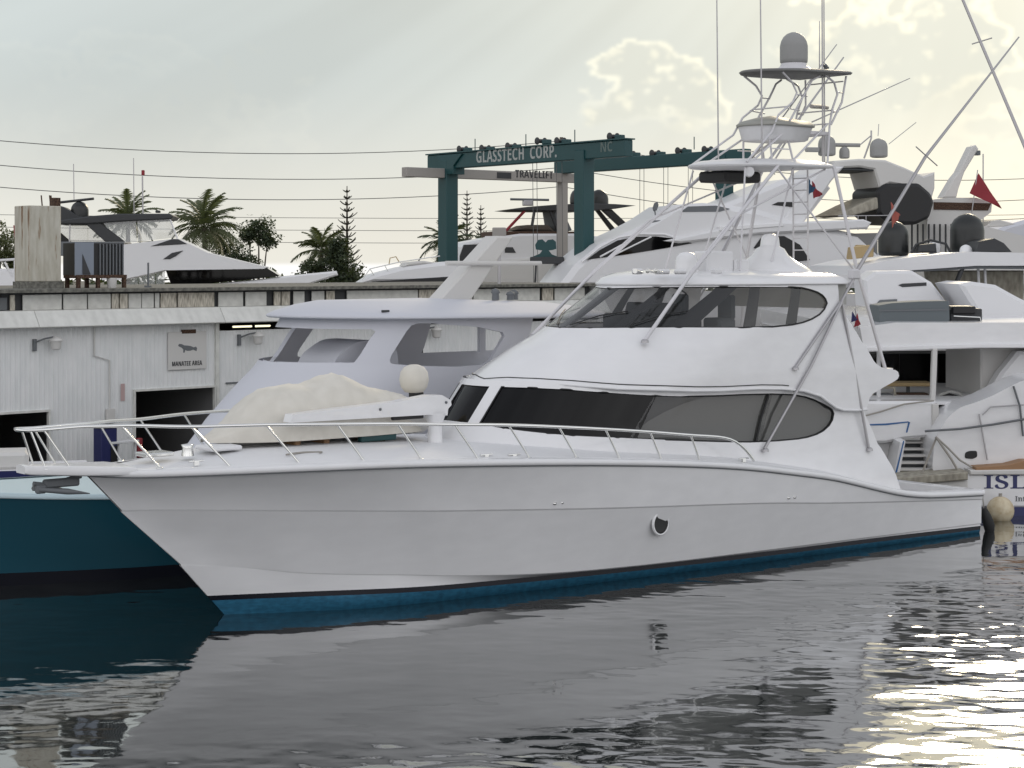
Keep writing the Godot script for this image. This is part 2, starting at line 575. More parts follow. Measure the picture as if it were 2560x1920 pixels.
func build_setting() -> void:
	# water: swell and ripples as real relief, gusts where it is rougher
	var nz := FastNoiseLite.new()
	nz.seed = 21
	nz.frequency = 1.0
	nz.fractal_octaves = 2
	var gust := FastNoiseLite.new()
	gust.seed = 33
	gust.frequency = 0.11
	gust.fractal_octaves = 2
	var xs := PackedFloat32Array()
	var zs := PackedFloat32Array()
	for k in 7:
		xs.append([-600.0, -300.0, -150.0, -80.0, -50.0, -35.0, -25.0][k])
	var x := -20.0
	while x < 24.0:
		xs.append(x)
		x += 0.11
	xs.append_array([26.0, 32.0, 45.0, 80.0, 160.0, 320.0, 600.0])
	zs.append_array([-330.0, -200.0, -130.0, -100.0, -80.0])
	var z := -64.0
	while z < -20.0:
		zs.append(z)
		z += 0.075 if z > -40.0 else 0.13
	zs.append_array([-18.0, -12.0, 0.0, 30.0, 100.0, 300.0])
	var nx := xs.size()
	var v := PackedVector3Array()
	for j in zs.size():
		for i in nx:
			var px := xs[i]
			var pz := zs[j]
			var y := 0.0
			if px > -20.1 and px < 24.0 and pz > -64.1 and pz < -19.9:
				var far := clampf((-pz - 22.0) / 26.0, 0.0, 1.0)
				var g := smoothstep(-0.15, 0.5, gust.get_noise_2d(px * 0.7, pz))
				g = lerpf(g, 0.15, far * 0.6)
				g = clampf(g + 0.75 * smoothstep(2.0, 8.0, px) * smoothstep(44.0, 34.0, -pz), 0.0, 1.3)
				y = nz.get_noise_2d(px * 0.32, pz * 0.62) * (0.0055 + 0.011 * g)
				y += nz.get_noise_2d(px * 1.15 + 50.0, pz * 2.3) * (0.0014 + 0.006 * g)
				y += nz.get_noise_2d(px * 2.1 + 90.0, pz * 4.6) * (0.0007 + 0.0014 * g)
				var edge := minf(minf(px + 20.0, 24.0 - px), minf(pz + 64.0, -20.0 - pz))
				y *= clampf(edge, 0.0, 1.0)
			v.append(Vector3(px, y, pz))
	var n := PackedVector3Array()
	n.resize(v.size())
	var idx := PackedInt32Array()
	for j in zs.size():
		for i in nx:
			var a := v[j * nx + mini(i + 1, nx - 1)] - v[j * nx + maxi(i - 1, 0)]
			var b := v[mini(j + 1, zs.size() - 1) * nx + i] - v[maxi(j - 1, 0) * nx + i]
			n[j * nx + i] = b.cross(a).normalized()
			if i < nx - 1 and j < zs.size() - 1:
				var k := j * nx + i
				idx.append_array([k, k + 1, k + nx + 1, k, k + nx + 1, k + nx])
	var am := []
	am.resize(Mesh.ARRAY_MAX)
	am[Mesh.ARRAY_VERTEX] = v
	am[Mesh.ARRAY_NORMAL] = n
	am[Mesh.ARRAY_INDEX] = idx
	var wm := ArrayMesh.new()
	wm.add_surface_from_arrays(Mesh.PRIMITIVE_TRIANGLES, am)
	var wmat := mat("water", lin(0.012, 0.017, 0.016), 0.03, 0.0, 0.7)
	wmat.clearcoat_enabled = true
	wmat.clearcoat = 1.0
	wmat.clearcoat_roughness = 0.03
	var fine := FastNoiseLite.new()
	fine.seed = 61
	fine.frequency = 0.018
	fine.fractal_octaves = 4
	var fi := fine.get_seamless_image(1024, 1024)
	fi.bump_map_to_normal_map(6.0)
	wmat.normal_enabled = true
	wmat.normal_texture = ImageTexture.create_from_image(fi)
	wmat.normal_scale = 0.03
	wmat.uv1_triplanar = true
	wmat.uv1_world_triplanar = true
	wmat.uv1_scale = Vector3(0.11, 0.2, 0.2)
	structure("water", wm, wmat)
	# the yard behind the quay, out to the horizon
	var g := Geo.new()
	var a0 := hall_at(-200.0, 0, 3.4)
	var a1 := hall_at(300.0, 0, 3.4)
	var away := hall_back()
	var up := Vector3(0, 1.0, 0)
	g.quad(a0 + up, a1 + up, a1 + up + away * 2500.0, a0 + up + away * 2500.0)
	g.quad(a0 + up, a1 + up, a1 - up * 2.0, a0 - up * 2.0)
	structure("yard_ground", g, mats["yard_ground"])

# the boat hall stands along the quay: hall_at(along its wall, height, metres in front of the wall)
func hall_dir() -> Vector3:
	return Vector3(cos(deg_to_rad(43.3)), 0, -sin(deg_to_rad(43.3)))

func hall_back() -> Vector3:
	return Vector3(-sin(deg_to_rad(43.3)), 0, -cos(deg_to_rad(43.3)))

func hall_at(k: float, y: float, front: float) -> Vector3:
	return Vector3(-14.2, 0, -50.0) + hall_dir() * k + Vector3(0, y, 0) - hall_back() * front

# ---- the white sportfishing yacht -----------------------------------------------------------------
# its own axes: x runs aft from the bow at the waterline, y is up, z to port (towards the camera)
const LOW_FRONT := [[1.2, 4.8], [2.5, 4.8], [3.44, 5.55], [4.5, 6.4]]
const LOW_WIDE := [[1.2, 2.95], [1.8, 2.88], [2.5, 2.62], [3.4, 2.5], [4.5, 2.45]]
const UP_FRONT := [[3.3, 6.0], [4.1, 6.0], [4.22, 6.19], [4.48, 6.66], [5.06, 7.78], [5.31, 8.38], [5.45, 8.67], [6.34, 10.16], [6.8, 10.9]]
const UP_WIDE := [[3.3, 2.62], [4.4, 2.6], [5.4, 2.48], [6.4, 2.35], [6.8, 2.3]]

func house(v: float, y: float, front: Array, wide: Array, long: float, off := 0.0) -> Vector3:
	# a deckhouse wall: v runs round it from the middle of its front (0) past the end of the curve (1) and on along the side
	var a := clampf(v, -1.0, 1.0) * PI / 2.0
	var w := tab(wide, y) + off
	return Vector3(tab(front, y) - off + (long + off) * (1.0 - cos(a)) + maxf(absf(v) - 1.0, 0.0) * 7.0, y, w * sin(a))

func side_v(s: float, y: float, front: Array, long: float) -> float:
	var u := (s - tab(front, y)) / long
	return 1.0 + (u - 1.0) * long / 7.0 if u > 1.0 else acos(clampf(1.0 - u, -1.0, 1.0)) / (PI / 2.0)

func mirrored(p: PackedVector2Array) -> PackedVector2Array:
	# the starboard twin of an outline on a deckhouse wall
	var out := PackedVector2Array()
	for i in range(p.size() - 1, -1, -1):
		out.append(Vector2(-p[i].x, p[i].y))
	return out

func both(p: PackedVector2Array) -> PackedVector2Array:
	# port half of an outline, from the middle below round to the middle above, completed to starboard
	var out := PackedVector2Array(p)
	for i in range(p.size() - 1, -1, -1):
		if absf(p[i].x) > 1e-4:
			out.append(Vector2(-p[i].x, p[i].y))
	return out

func hull_rows(lines: Array, count: int, ease_: float) -> Array:
	var rows := []
	for l in lines:
		rows.append(curve(l, count, ease_))
	return rows

func flip(row: PackedVector3Array) -> PackedVector3Array:
	var out := PackedVector3Array()
	for p in row:
		out.append(Vector3(p.x, p.y, -p.z))
	return out

func hull_part(called: String, rows: Array, m: Material, parent: Node) -> void:
	var g := Geo.new()
	g.grid(rows)
	var r2 := []
	for r in rows:
		r2.append(flip(r))
	g.grid(r2)
	# the transom between the two sides
	for i in rows.size() - 1:
		var a: Vector3 = rows[i][rows[i].size() - 1]
		var b: Vector3 = rows[i + 1][rows[i + 1].size() - 1]
		g.quad(a, b, Vector3(b.x, b.y, -b.z), Vector3(a.x, a.y, -a.z))
	part(called, g, m, parent)

func between(a: PackedVector3Array, b: PackedVector3Array, t: float, hollow: float) -> PackedVector3Array:
	# a row between two rows, drawn in towards the middle near the bow (flare)
	var out := PackedVector3Array()
	for i in a.size():
		var p := a[i].lerp(b[i], t)
		p.z -= hollow * clampf(1.0 - float(i) / a.size() * 1.6, 0.0, 1.0) * clampf(float(i) / 5.0, 0.0, 1.0)
		p.z = maxf(p.z, 0.02)
		out.append(p)
	return out

func build_sportfisher() -> void:
	var m := thing("sportfishing_yacht", "large white sportfishing yacht with tall tower and blue waterline in the foreground", "yacht", Vector3(-5.737, 0, -35.959), deg_to_rad(39.0))
	var gel: Material = mats["gelcoat"]
	var sheer := [[-3.0, 3.03, 0.05], [-2.7, 3.02, 0.42], [-2.2, 3.0, 0.75], [-1.19, 3.0, 1.2], [0.55, 3.02, 1.98], [2.52, 3.0, 2.5], [4.78, 2.91, 2.85], [7.17, 2.77, 3.06], [9.59, 2.58, 3.14], [11.6, 2.37, 3.15], [13.3, 2.12, 3.15], [14.65, 1.9, 3.13], [15.59, 1.69, 3.11], [16.8, 1.41, 3.08], [17.55, 1.27, 3.06], [18.61, 1.15, 3.02], [20.78, 1.02, 2.91]]
	var knuckle := [[-2.27, 2.28, 0.04], [-1.5, 2.27, 0.42], [0.52, 2.18, 1.3], [2.85, 2.05, 2.05], [4.13, 1.98, 2.36], [7.87, 1.77, 2.88], [12.26, 1.52, 3.03], [14.75, 1.32, 3.04], [18.13, 1.08, 2.99], [20.78, 0.9, 2.89]]
	var chine := [[-1.0, 1.11, 0.03], [0.09, 1.0, 0.43], [1.36, 0.81, 0.95], [3.24, 0.65, 1.52], [4.73, 0.52, 1.88], [6.9, 0.4, 2.26], [10.0, 0.34, 2.5], [14.0, 0.32, 2.66], [20.78, 0.26, 2.85]]
	var boot := [[-0.4, 0.42, 0.02], [1.23, 0.42, 0.78], [3.23, 0.37, 1.47], [4.84, 0.34, 1.78], [8.03, 0.3, 2.13], [12.83, 0.26, 2.52], [16.95, 0.24, 2.7], [20.78, 0.19, 2.83]]
	var low := []
	for p in boot:
		low.append([p[0] + 0.1 * clampf(1.0 - p[0], 0.0, 1.0), p[1] - 0.105, p[2] - 0.012])
	var line := [[-0.02, 0.0, 0.02], [1.3, 0.0, 0.72], [3.26, 0.0, 1.42], [8.09, 0.0, 2.02], [14.06, 0.0, 2.46], [20.78, 0.0, 2.79]]
	var keel := [[0.6, -0.8, 0.01], [3.4, -0.8, 0.5], [8.1, -0.8, 0.9], [14.0, -0.8, 1.3], [20.78, -0.7, 1.8]]
	var c := 70
	var rs := hull_rows([sheer, knuckle, chine, boot, low, line, keel], c, 1.35)
	var ledge := PackedVector3Array()
	for p in rs[1]:
		ledge.append(p + Vector3(0, -0.035, -0.03))
	var spray := PackedVector3Array()
	for p in rs[2]:
		spray.append(p + Vector3(0, -0.03, -0.03 * clampf((p.x + 1.0) / 2.0, 0.0, 1.0)))
	hull_part("hull_flare", [rs[0], between(rs[0], rs[1], 0.33, 0.1), between(rs[0], rs[1], 0.66, 0.11), rs[1]], gel, m)
	hull_part("hull_knuckle", [rs[1], ledge], gel, m)
	hull_part("hull_topside", [ledge, between(ledge, rs[2], 0.33, 0.06), between(ledge, rs[2], 0.66, 0.06), rs[2]], gel, m)
	hull_part("spray_rail", [rs[2], spray, rs[3]], gel, m)
	hull_part("boot_stripe", [rs[3], rs[4]], mats["boot_black"], m)
	hull_part("hull_bottom", [rs[4], rs[5], rs[6]], mats["bottom_blue"], m)
	# cap along the deck edge, deck with its camber
	var cap := Geo.new()
	for sg in [1.0, -1.0]:
		var rows := [[], [], [], [], []]
		for p in rs[0]:
			var q := Vector3(p.x, p.y, p.z)
			rows[0].append(Vector3(q.x, q.y - 0.03, (q.z + 0.005) * sg))
			rows[1].append(Vector3(q.x, q.y - 0.01, (q.z + 0.055) * sg))
			rows[2].append(Vector3(q.x, q.y + 0.055, (q.z + 0.06) * sg))
			rows[3].append(Vector3(q.x, q.y + 0.11, (q.z + 0.02) * sg))
			rows[4].append(Vector3(q.x, q.y + 0.125, maxf(q.z - 0.22, 0.01) * sg))
		cap.grid(rows)
	part("deck_cap", cap, gel, m)
	for sg in [1.0, -1.0]:
		var dark := Geo.new()  # dark strip for the hull joint, with the shade under the cap painted in
		var rr := [[], []]
		for p in rs[0]:
			rr[0].append(Vector3(p.x, p.y - 0.028, (p.z + 0.012) * sg))
			rr[1].append(Vector3(p.x, p.y - 0.052, (p.z + 0.01) * sg))
		dark.grid(rr)
		part("joint_shade_strip", dark, mats["mid_grey"], m)
	var deck := Geo.new()
	var drows := []
	for p in rs[0]:
		if p.x > 17.5:
			break
		var row := PackedVector3Array()
		var crown := 0.2 * smoothstep(-2.5, 1.0, p.x)
		for k in 13:
			var f := k / 6.0 - 1.0
			row.append(Vector3(p.x, p.y + 0.1 + crown * (1.0 - f * f * f * f), p.z * f * 0.985))
		drows.append(row)
	deck.grid(drows)
	part("foredeck", deck, mats["deck_white"], m)
	# cockpit: sole and inner walls below the cap
	var ck := Geo.new()
	ck.box(Vector3(19.1, 0.5, 0), Vector3(3.3, 0.06, 5.3))
	for sg in [1.0, -1.0]:
		ck.box(Vector3(19.1, 0.8, 2.62 * sg), Vector3(3.3, 0.6, 0.05))
	ck.box(Vector3(17.45, 0.95, 0), Vector3(0.05, 0.9, 5.2))
	part("cockpit", ck, mats["deck_white"], m)
	var tc := Geo.new()
	tc.box(Vector3(20.68, 1.1, 0), Vector3(0.3, 0.07, 5.9), Basis.IDENTITY, 0.02)
	tc.box(Vector3(20.55, 0.8, 0), Vector3(0.05, 0.6, 5.2))
	part("transom_cap", tc, gel, m)
	# bow pulpit and anchor
	var pu := Geo.new()
	var pl := []
	for e in [[-4.3, 0.2, 3.13, 3.27], [-4.22, 0.27, 3.11, 3.28], [-3.2, 0.42, 3.03, 3.22], [-2.3, 0.72, 3.0, 3.16]]:
		pl.append(PackedVector3Array([Vector3(e[0], e[2], e[1] * 0.9), Vector3(e[0], e[2] + 0.03, e[1]), Vector3(e[0], e[3] - 0.02, e[1]), Vector3(e[0], e[3], e[1] * 0.9), Vector3(e[0], e[3] + 0.02, 0), Vector3(e[0], e[3], -e[1] * 0.9), Vector3(e[0], e[3] - 0.02, -e[1]), Vector3(e[0], e[2] + 0.03, -e[1]), Vector3(e[0], e[2], -e[1] * 0.9)]))
	pu.grid(pl, true)
	for k in range(1, 8):
		pu.tri(pl[0][0], pl[0][k], pl[0][k + 1])
	part("bow_pulpit", pu, gel, m)
	var an := Geo.new()
	an.tube(v3([[-3.1, 3.0, 0], [-3.75, 2.86, 0], [-4.05, 2.92, 0]]), [0.05, 0.06, 0.05], 6)
	an.box(Vector3(-3.95, 2.82, 0.1), Vector3(0.2, 0.16, 0.12), Basis.IDENTITY, 0.03)
	an.tube(v3([[-4.0, 2.82, 0.12], [-3.5, 2.76, 0.3], [-3.1, 2.7, 0.38]]), [0.05, 0.06, 0.01], 5)
	an.tube(v3([[-4.0, 2.82, -0.12], [-3.5, 2.76, -0.3], [-3.2, 2.7, -0.36]]), [0.05, 0.06, 0.01], 5)
	an.box(Vector3(-3.5, 2.9, 0), Vector3(0.7, 0.16, 0.16), Basis.IDENTITY, 0.03)
	part("anchor", an, mats["mid_grey"], m)
	sportfisher_house(m)
	sportfisher_rails(m)
	sportfisher_tower(m)
	# porthole in the port topside, stepped exhaust-like rim
	for sg in [1.0, -1.0]:
		var ph := Geo.new()
		ph.lathe([[0.0, 0.012], [0.16, 0.012], [0.19, 0.02], [0.225, 0.02], [0.235, 0.0]], Vector3(9.3, 1.29, 2.82 * sg), 22, Basis(Vector3.RIGHT, PI / 2.0 * sg) * Basis(Vector3.FORWARD, 0.07))
		var po := part("porthole", ph, mats["black"], m)
		var pg := Geo.new()
		pg.lathe([[0.225, 0.035], [0.245, 0.045], [0.268, 0.035], [0.275, 0.0]], Vector3(9.3, 1.29, 2.815 * sg), 22, Basis(Vector3.RIGHT, PI / 2.0 * sg) * Basis(Vector3.FORWARD, 0.07))
		part("rim", pg, gel, po)
	for q in [[3.29, 2.19, 2.16], [6.32, 1.97, 2.72], [13.18, 1.56, 3.05]]:
		for k in 2:
			var fg := Geo.new()
			fg.lathe([[0.0, 0.05], [0.03, 0.045], [0.04, 0.0]], Vector3(q[0] + k * 0.2, q[1], q[2]), 8, Basis(Vector3.RIGHT, PI / 2.0))
			part("drain_fitting", fg, mats["stainless"], m)
	# deck hardware
	for q in [[-1.2, 3.17, 1.0], [4.6, 3.04, 2.6], [5.3, 3.0, 2.64], [11.8, 2.5, 2.95]]:
		var cg := Geo.new()
		cg.tube(v3([[q[0] - 0.16, q[1] + 0.06, q[2]], [q[0] + 0.16, q[1] + 0.06, q[2]]]), 0.022, 6)
		cg.box(Vector3(q[0], q[1] + 0.02, q[2]), Vector3(0.1, 0.08, 0.05))
		part("cleat", cg, mats["stainless"], m)
	var ha := Geo.new()
	ha.box(Vector3(-1.5, 3.3, -0.1), Vector3(0.6, 0.08, 0.5), Basis.IDENTITY, 0.02)
	ha.lathe([[0.12, 0.0], [0.1, 0.16], [0.13, 0.22], [0.0, 0.24]], Vector3(-1.0, 3.26, 0.3), 12)
	part("windlass", ha, mats["stainless"], m)
	var ht := Geo.new()
	ht.box(Vector3(-0.2, 3.36, 0.1), Vector3(0.7, 0.09, 0.7), Basis.IDENTITY, 0.03)
	part("deck_hatch", ht, mats["deck_white"], m)

func sportfisher_house(m: Node) -> void:
	var gel: Material = mats["gelcoat"]
	var fa := func(v: float, y: float) -> Vector3: return house(v, y, LOW_FRONT, LOW_WIDE, 4.5)
	var fb := func(v: float, y: float) -> Vector3: return house(v, y, UP_FRONT, UP_WIDE, 4.5)
	# lower house with its wrap-round window
	var va := func(s: float, y: float) -> Vector2: return Vector2(side_v(s, y, LOW_FRONT, 4.5), y)
	var body := PackedVector2Array([Vector2(0, 2.95), Vector2(0.5, 2.9), va.call(9.6, 2.5), va.call(13.3, 2.0), va.call(15.6, 1.6), va.call(17.43, 1.36), va.call(17.23, 1.97), va.call(17.01, 2.44), va.call(16.78, 2.87), va.call(16.58, 3.25), va.call(16.49, 3.5), va.call(16.4, 4.1), Vector2(0.9, 4.2), Vector2(0.4, 4.44), Vector2(0, 4.44)])
	var win := v2([[0.2, 3.53], [0.328, 3.45], [0.519, 3.34], [0.621, 3.28], [0.791, 3.2], [1.0, 3.08], [1.255, 2.94], [1.4, 2.87], [1.542, 2.84], [1.64, 2.84], [1.688, 2.86], [1.73, 2.91], [1.757, 2.98], [1.776, 3.09], [1.782, 3.22], [1.775, 3.37], [1.757, 3.46], [1.74, 3.51], [1.70, 3.6], [1.637, 3.73], [1.58, 3.82], [1.510, 3.89], [1.40, 3.94], [1.26, 3.97], [1.148, 3.98], [1.0, 4.01], [0.855, 4.07], [0.65, 4.18], [0.496, 4.26], [0.35, 4.3], [0.2, 4.31]])
	var front := both(v2([[0.0, 3.56], [0.13, 3.55], [0.13, 4.31], [0.0, 4.31]]))
	var g := Geo.new()
	g.panel(both(body), [win, mirrored(win), front], 0.07, 0.2, fa)
	# aft bulkhead
	g.quad(Vector3(15.9, 1.4, 2.4), Vector3(15.9, 4.2, 2.4), Vector3(15.9, 4.2, -2.4), Vector3(15.9, 1.4, -2.4))
	part("lower_deckhouse", g, gel, m)
	var fin := func(v: float, y: float) -> Vector3: return house(v, y, LOW_FRONT, LOW_WIDE, 4.5, -0.035)
	var split := [0.2, 0.6, 0.86, 1.405, 1.8]
	for sg in [1, -1]:
		for k in 4:
			var lo: float = split[k]
			var hi: float = split[k + 1]
			var lean := 0.045 if k >= 2 else 0.0
			var lean0 := 0.045 if k >= 3 else 0.0
			var cut := v2([[lo - 0.02 + lean0, 2.7], [hi + 0.02 + lean, 2.7], [hi - lean * 0.4, 4.4], [lo - lean0 * 0.4, 4.4]])
			var pane := Geometry2D.intersect_polygons(win, cut)
			for p in pane:
				var pg := Geo.new()
				pg.panel(p if sg > 0 else mirrored(p), [], 0.07, 0.2, fin)
				part("saloon_window", pg, mats["tint_glass"] if k < 2 else mats["saloon_glass"], m)
		# blind behind the aft panes, frame round the opening
		var bl := Geo.new()
		var fbk := func(v: float, y: float) -> Vector3: return house(v, y, LOW_FRONT, LOW_WIDE, 4.5, -0.16)
		var bp := v2([[0.86, 2.8], [1.9, 2.8], [1.9, 4.05], [1.24, 4.05], [1.1, 3.95], [1.02, 3.84], [0.95, 3.68], [0.9, 3.5], [0.87, 3.3], [0.86, 3.1]])
		bl.panel(bp if sg > 0 else mirrored(bp), [], 0.05, 0.15, fbk)
		part("window_blind", bl, mats["curtain"], m)
		var fr := Geo.new()
		var loop := []
		for p in win:
			loop.append(house(p.x * sg, p.y, LOW_FRONT, LOW_WIDE, 4.5, -0.01))
		loop.append(loop[0])
		fr.tube(loop, 0.02, 5, false)
		part("window_seal", fr, mats["rubber"], m)
		var mu := Geo.new()
		mu.tube([fa.call(1.43 * sg, 2.87), fa.call(1.405 * sg, 3.4), fa.call(1.385 * sg, 3.94)], 0.03, 5)
		part("window_mullion", mu, mats["rubber"], m)
	var dr := Geo.new()
	dr.panel(both(v2([[0.0, 3.0], [1.05, 3.0], [1.05, 4.3], [0.0, 4.3]])), [], 0.1, 0.4, func(v: float, y: float) -> Vector3: return house(v, y, LOW_FRONT, LOW_WIDE, 4.5, -0.3))
	part("window_backing", dr, mats["plain_grey"], m)
	var wf := Geo.new()
	wf.panel(front, [], 0.05, 0.2, fin)
	part("windshield", wf, mats["tint_glass"], m)
	# upper body: brow, bridge deck side and wings
	var vb := func(s: float, y: float) -> Vector2: return Vector2(side_v(s, y, UP_FRONT, 4.5), y)
	var lip := [Vector2(0, 4.36), Vector2(0.136, 4.41), Vector2(0.3, 4.4), Vector2(0.454, 4.36), Vector2(0.669, 4.26), Vector2(0.85, 4.2), Vector2(1.0, 4.14), Vector2(1.125, 4.11), Vector2(1.3, 4.1), Vector2(1.42, 4.06), Vector2(1.53, 3.98), vb.call(14.8, 3.83), vb.call(15.15, 3.64), vb.call(15.35, 3.53), vb.call(15.63, 3.45), vb.call(16.1, 3.42), vb.call(16.49, 3.42)]
	var ub := PackedVector2Array(lip)
	for q in [[16.62, 3.7], [16.75, 3.8], [17.16, 3.94], [17.55, 4.06], [17.7, 4.12], [17.76, 4.2], [17.72, 4.3], [17.61, 4.35], [17.3, 4.38], [17.07, 4.44], [16.9, 4.53], [16.82, 4.6], [16.58, 4.94], [16.21, 5.38], [15.92, 5.73], [15.73, 5.98], [15.75, 6.52]]:
		ub.append(vb.call(q[0], q[1]))
	ub.append(Vector2(0.5, 6.52))
	ub.append(Vector2(0, 6.52))
	var bw := v2([[0.0, 5.53], [0.2, 5.54], [0.4, 5.55], [0.6, 5.55], [0.86, 5.52], [1.0, 5.52], [1.089, 5.55], [1.135, 5.6], [1.163, 5.67], [1.18, 5.78], [1.178, 5.9], [1.16, 6.05], [1.13, 6.15], [1.095, 6.24], [1.05, 6.32], [1.0, 6.38], [0.95, 6.43], [0.899, 6.45], [0.6, 6.47], [0.3, 6.46], [0.0, 6.43]])
	var bwb := both(bw)
	g = Geo.new()
	g.panel(both(ub), [bwb], 0.06, 0.16, fb)
	# the wing ends closed across, bridge deck floor
	part("bridge_body", g, gel, m)
	var fl := Geo.new()
	fl.box(Vector3(14.2, 4.34, 0), Vector3(6.9, 0.1, 5.0))
	fl.box(Vector3(13.6, 5.3, 0), Vector3(4.0, 0.05, 4.2))
	part("bridge_deck", fl, mats["deck_white"], m)
	var sof := Geo.new()
	var r0 := PackedVector3Array()
	var r1 := PackedVector3Array()
	for sg in [-1, 1]:
		for k in lip.size():
			var p: Vector2 = lip[k] if sg > 0 else lip[lip.size() - 1 - k]
			r0.append(house(p.x * sg, p.y, UP_FRONT, UP_WIDE, 4.5))
			r1.append(house(p.x * sg, p.y + 0.02, UP_FRONT, UP_WIDE, 4.5, -0.22))
	sof.grid([r0, r1])
	part("visor_soffit", sof, gel, m)
	var tr := Geo.new()
	var tl := []
	for p in r0:
		tl.append(p)
	tr.tube(tl, 0.035, 6, false)
	part("visor_trim", tr, gel, m)
	var ln := Geo.new()  # dark tube standing in for the shadowed groove above the lip
	tl = []
	for k in range(-40, 41):
		var vv := k / 40.0 * 1.45
		var yy := 0.0
		for i in lip.size() - 1:
			if absf(vv) >= lip[i].x and absf(vv) <= lip[i + 1].x:
				yy = lerpf(lip[i].y, lip[i + 1].y, (absf(vv) - lip[i].x) / (lip[i + 1].x - lip[i].x))
				break
		tl.append(house(vv, yy + 0.085, UP_FRONT, UP_WIDE, 4.5, 0.002))
	ln.tube(tl, 0.014, 5, false)
	part("visor_line", ln, mats["dark_grey"], m)
	# bridge windows: panes between mullions
	var fg := func(v: float, y: float) -> Vector3: return house(v, y, UP_FRONT, UP_WIDE, 4.5, -0.03)
	var cuts := [[-0.001, -0.001], [0.335, 0.35], [0.605, 0.62], [0.9, 0.735], [1.1, 0.92], [1.3, 1.3]]
	for sg in [1, -1]:
		for k in 5:
			var cell := v2([[cuts[k][0], 5.4], [cuts[k + 1][0], 5.4], [cuts[k + 1][1], 6.55], [cuts[k][1], 6.55]])
			for p in Geometry2D.intersect_polygons(bw, cell):
				var pg := Geo.new()
				pg.panel(p if sg > 0 else mirrored(p), [], 0.06, 0.2, fg)
				part("bridge_window", pg, mats["smoke_glass"], m)
		for k in range(1, 5):
			var mg := Geo.new()
			var wide := 0.055 if k == 2 else 0.028
			var a: Array = cuts[k]
			mg.panel(v2([[a[0] - wide, 5.5], [a[0] + wide, 5.5], [a[1] + wide * 0.8, 6.47], [a[1] - wide * 0.8, 6.47]]) if sg > 0 else mirrored(v2([[a[0] - wide, 5.5], [a[0] + wide, 5.5], [a[1] + wide * 0.8, 6.47], [a[1] - wide * 0.8, 6.47]])), [], 0.06, 0.2, func(v: float, y: float) -> Vector3: return house(v, y, UP_FRONT, UP_WIDE, 4.5, -0.045))
			part("bridge_mullion", mg, mats["black"], m)
	var cm := Geo.new()
	cm.panel(v2([[-0.03, 5.5], [0.03, 5.5], [0.03, 6.45], [-0.03, 6.45]]), [], 0.03, 0.2, func(v: float, y: float) -> Vector3: return house(v, y, UP_FRONT, UP_WIDE, 4.5, -0.045))
	part("bridge_mullion", cm, mats["black"], m)
	var se := Geo.new()
	var lp := []
	for p in bwb:
		lp.append(house(p.x, p.y, UP_FRONT, UP_WIDE, 4.5, -0.005))
	lp.append(lp[0])
	se.tube(lp, 0.022, 5, false)
	part("window_seal", se, mats["rubber"], m)
	# wipers lying on the two forward panes
	for sg in [1.0, -1.0]:
		for q in [[0.06, 0.3], [0.38, 0.56]]:
			var wp := Geo.new()
			wp.tube([house(q[0] * sg, 5.6, UP_FRONT, UP_WIDE, 4.5, 0.03), house(lerpf(q[0], q[1], 0.5) * sg, 5.82, UP_FRONT, UP_WIDE, 4.5, 0.04), house(q[1] * sg, 5.92, UP_FRONT, UP_WIDE, 4.5, 0.03)], 0.014, 5)
			part("wiper", wp, mats["black"], m)
	# inside the bridge: helm console and seats seen through the glass
	var co := Geo.new()
	co.box(Vector3(11.7, 5.55, 0), Vector3(0.9, 0.5, 2.6), Basis.IDENTITY, 0.06)
	co.box(Vector3(11.55, 5.9, 0.2), Vector3(0.35, 0.3, 1.6), Basis(Vector3.FORWARD, 0.3), 0.04)
	part("helm_console", co, mats["dark_grey"], m)
	for zz in [-0.8, 0.8]:
		var st := Geo.new()
		st.box(Vector3(13.2, 5.55, zz), Vector3(0.6, 0.3, 0.6), Basis.IDENTITY, 0.06)
		st.box(Vector3(13.45, 5.95, zz), Vector3(0.14, 0.6, 0.55), Basis.IDENTITY, 0.05)
		part("helm_seat", st, mats["cushion_grey"], m)
	# roof with its crown
	var rf := Geo.new()
	var rings := []
	for e in [[6.5, -0.03, 0.0], [6.5, 0.03, 0.0], [6.515, 0.055, 0.0], [6.545, 0.055, 0.0], [6.58, 0.02, 0.0], [6.68, -0.09, 0.0], [6.77, -0.35, 0.0], [6.84, -0.9, 0.0], [6.87, -1.8, 0.0]]:
		var ring := PackedVector3Array()
		for k in 61:
			var vv := (k - 30) / 30.0 * 1.17
			var p := house(vv, 6.5, UP_FRONT, UP_WIDE, 4.5, 0.0)
			var f: float = (2.33 + e[1]) / 2.33
			var mid := Vector3(13.5, 0, 0)
			ring.append(Vector3(mid.x + (p.x - mid.x) * (1.0 + e[1] / 3.2), e[0], p.z * f))
		rings.append(ring)
	rf.grid(rings)
	for e in rings.size() - 1:
		rf.quad(rings[e][0], rings[e + 1][0], rings[e + 1][60], rings[e][60])
	var last: PackedVector3Array = rings[rings.size() - 1]
	var first: PackedVector3Array = rings[0]
	for k in 60:
		rf.tri(last[k], last[k + 1], Vector3(13.5, 6.87, 0))
		rf.tri(first[k], first[k + 1], Vector3(13.5, 6.5, 0))
	rf.tri(last[60], last[0], Vector3(13.5, 6.87, 0))
	rf.tri(first[60], first[0], Vector3(13.5, 6.5, 0))
	part("bridge_roof", rf, gel, m)
	# aft enclosure panel under the roof
	var ap := Geo.new()
	ap.box(Vector3(16.1, 6.2, 0), Vector3(0.06, 0.6, 4.3))
	ap.box(Vector3(15.95, 6.25, 2.2), Vector3(0.5, 0.5, 0.05))
	part("aft_curtain", ap, mats["curtain"], m)
	# on the roof: small dome, sculpted pod with a light, lockers, horns
	var dm := Geo.new()
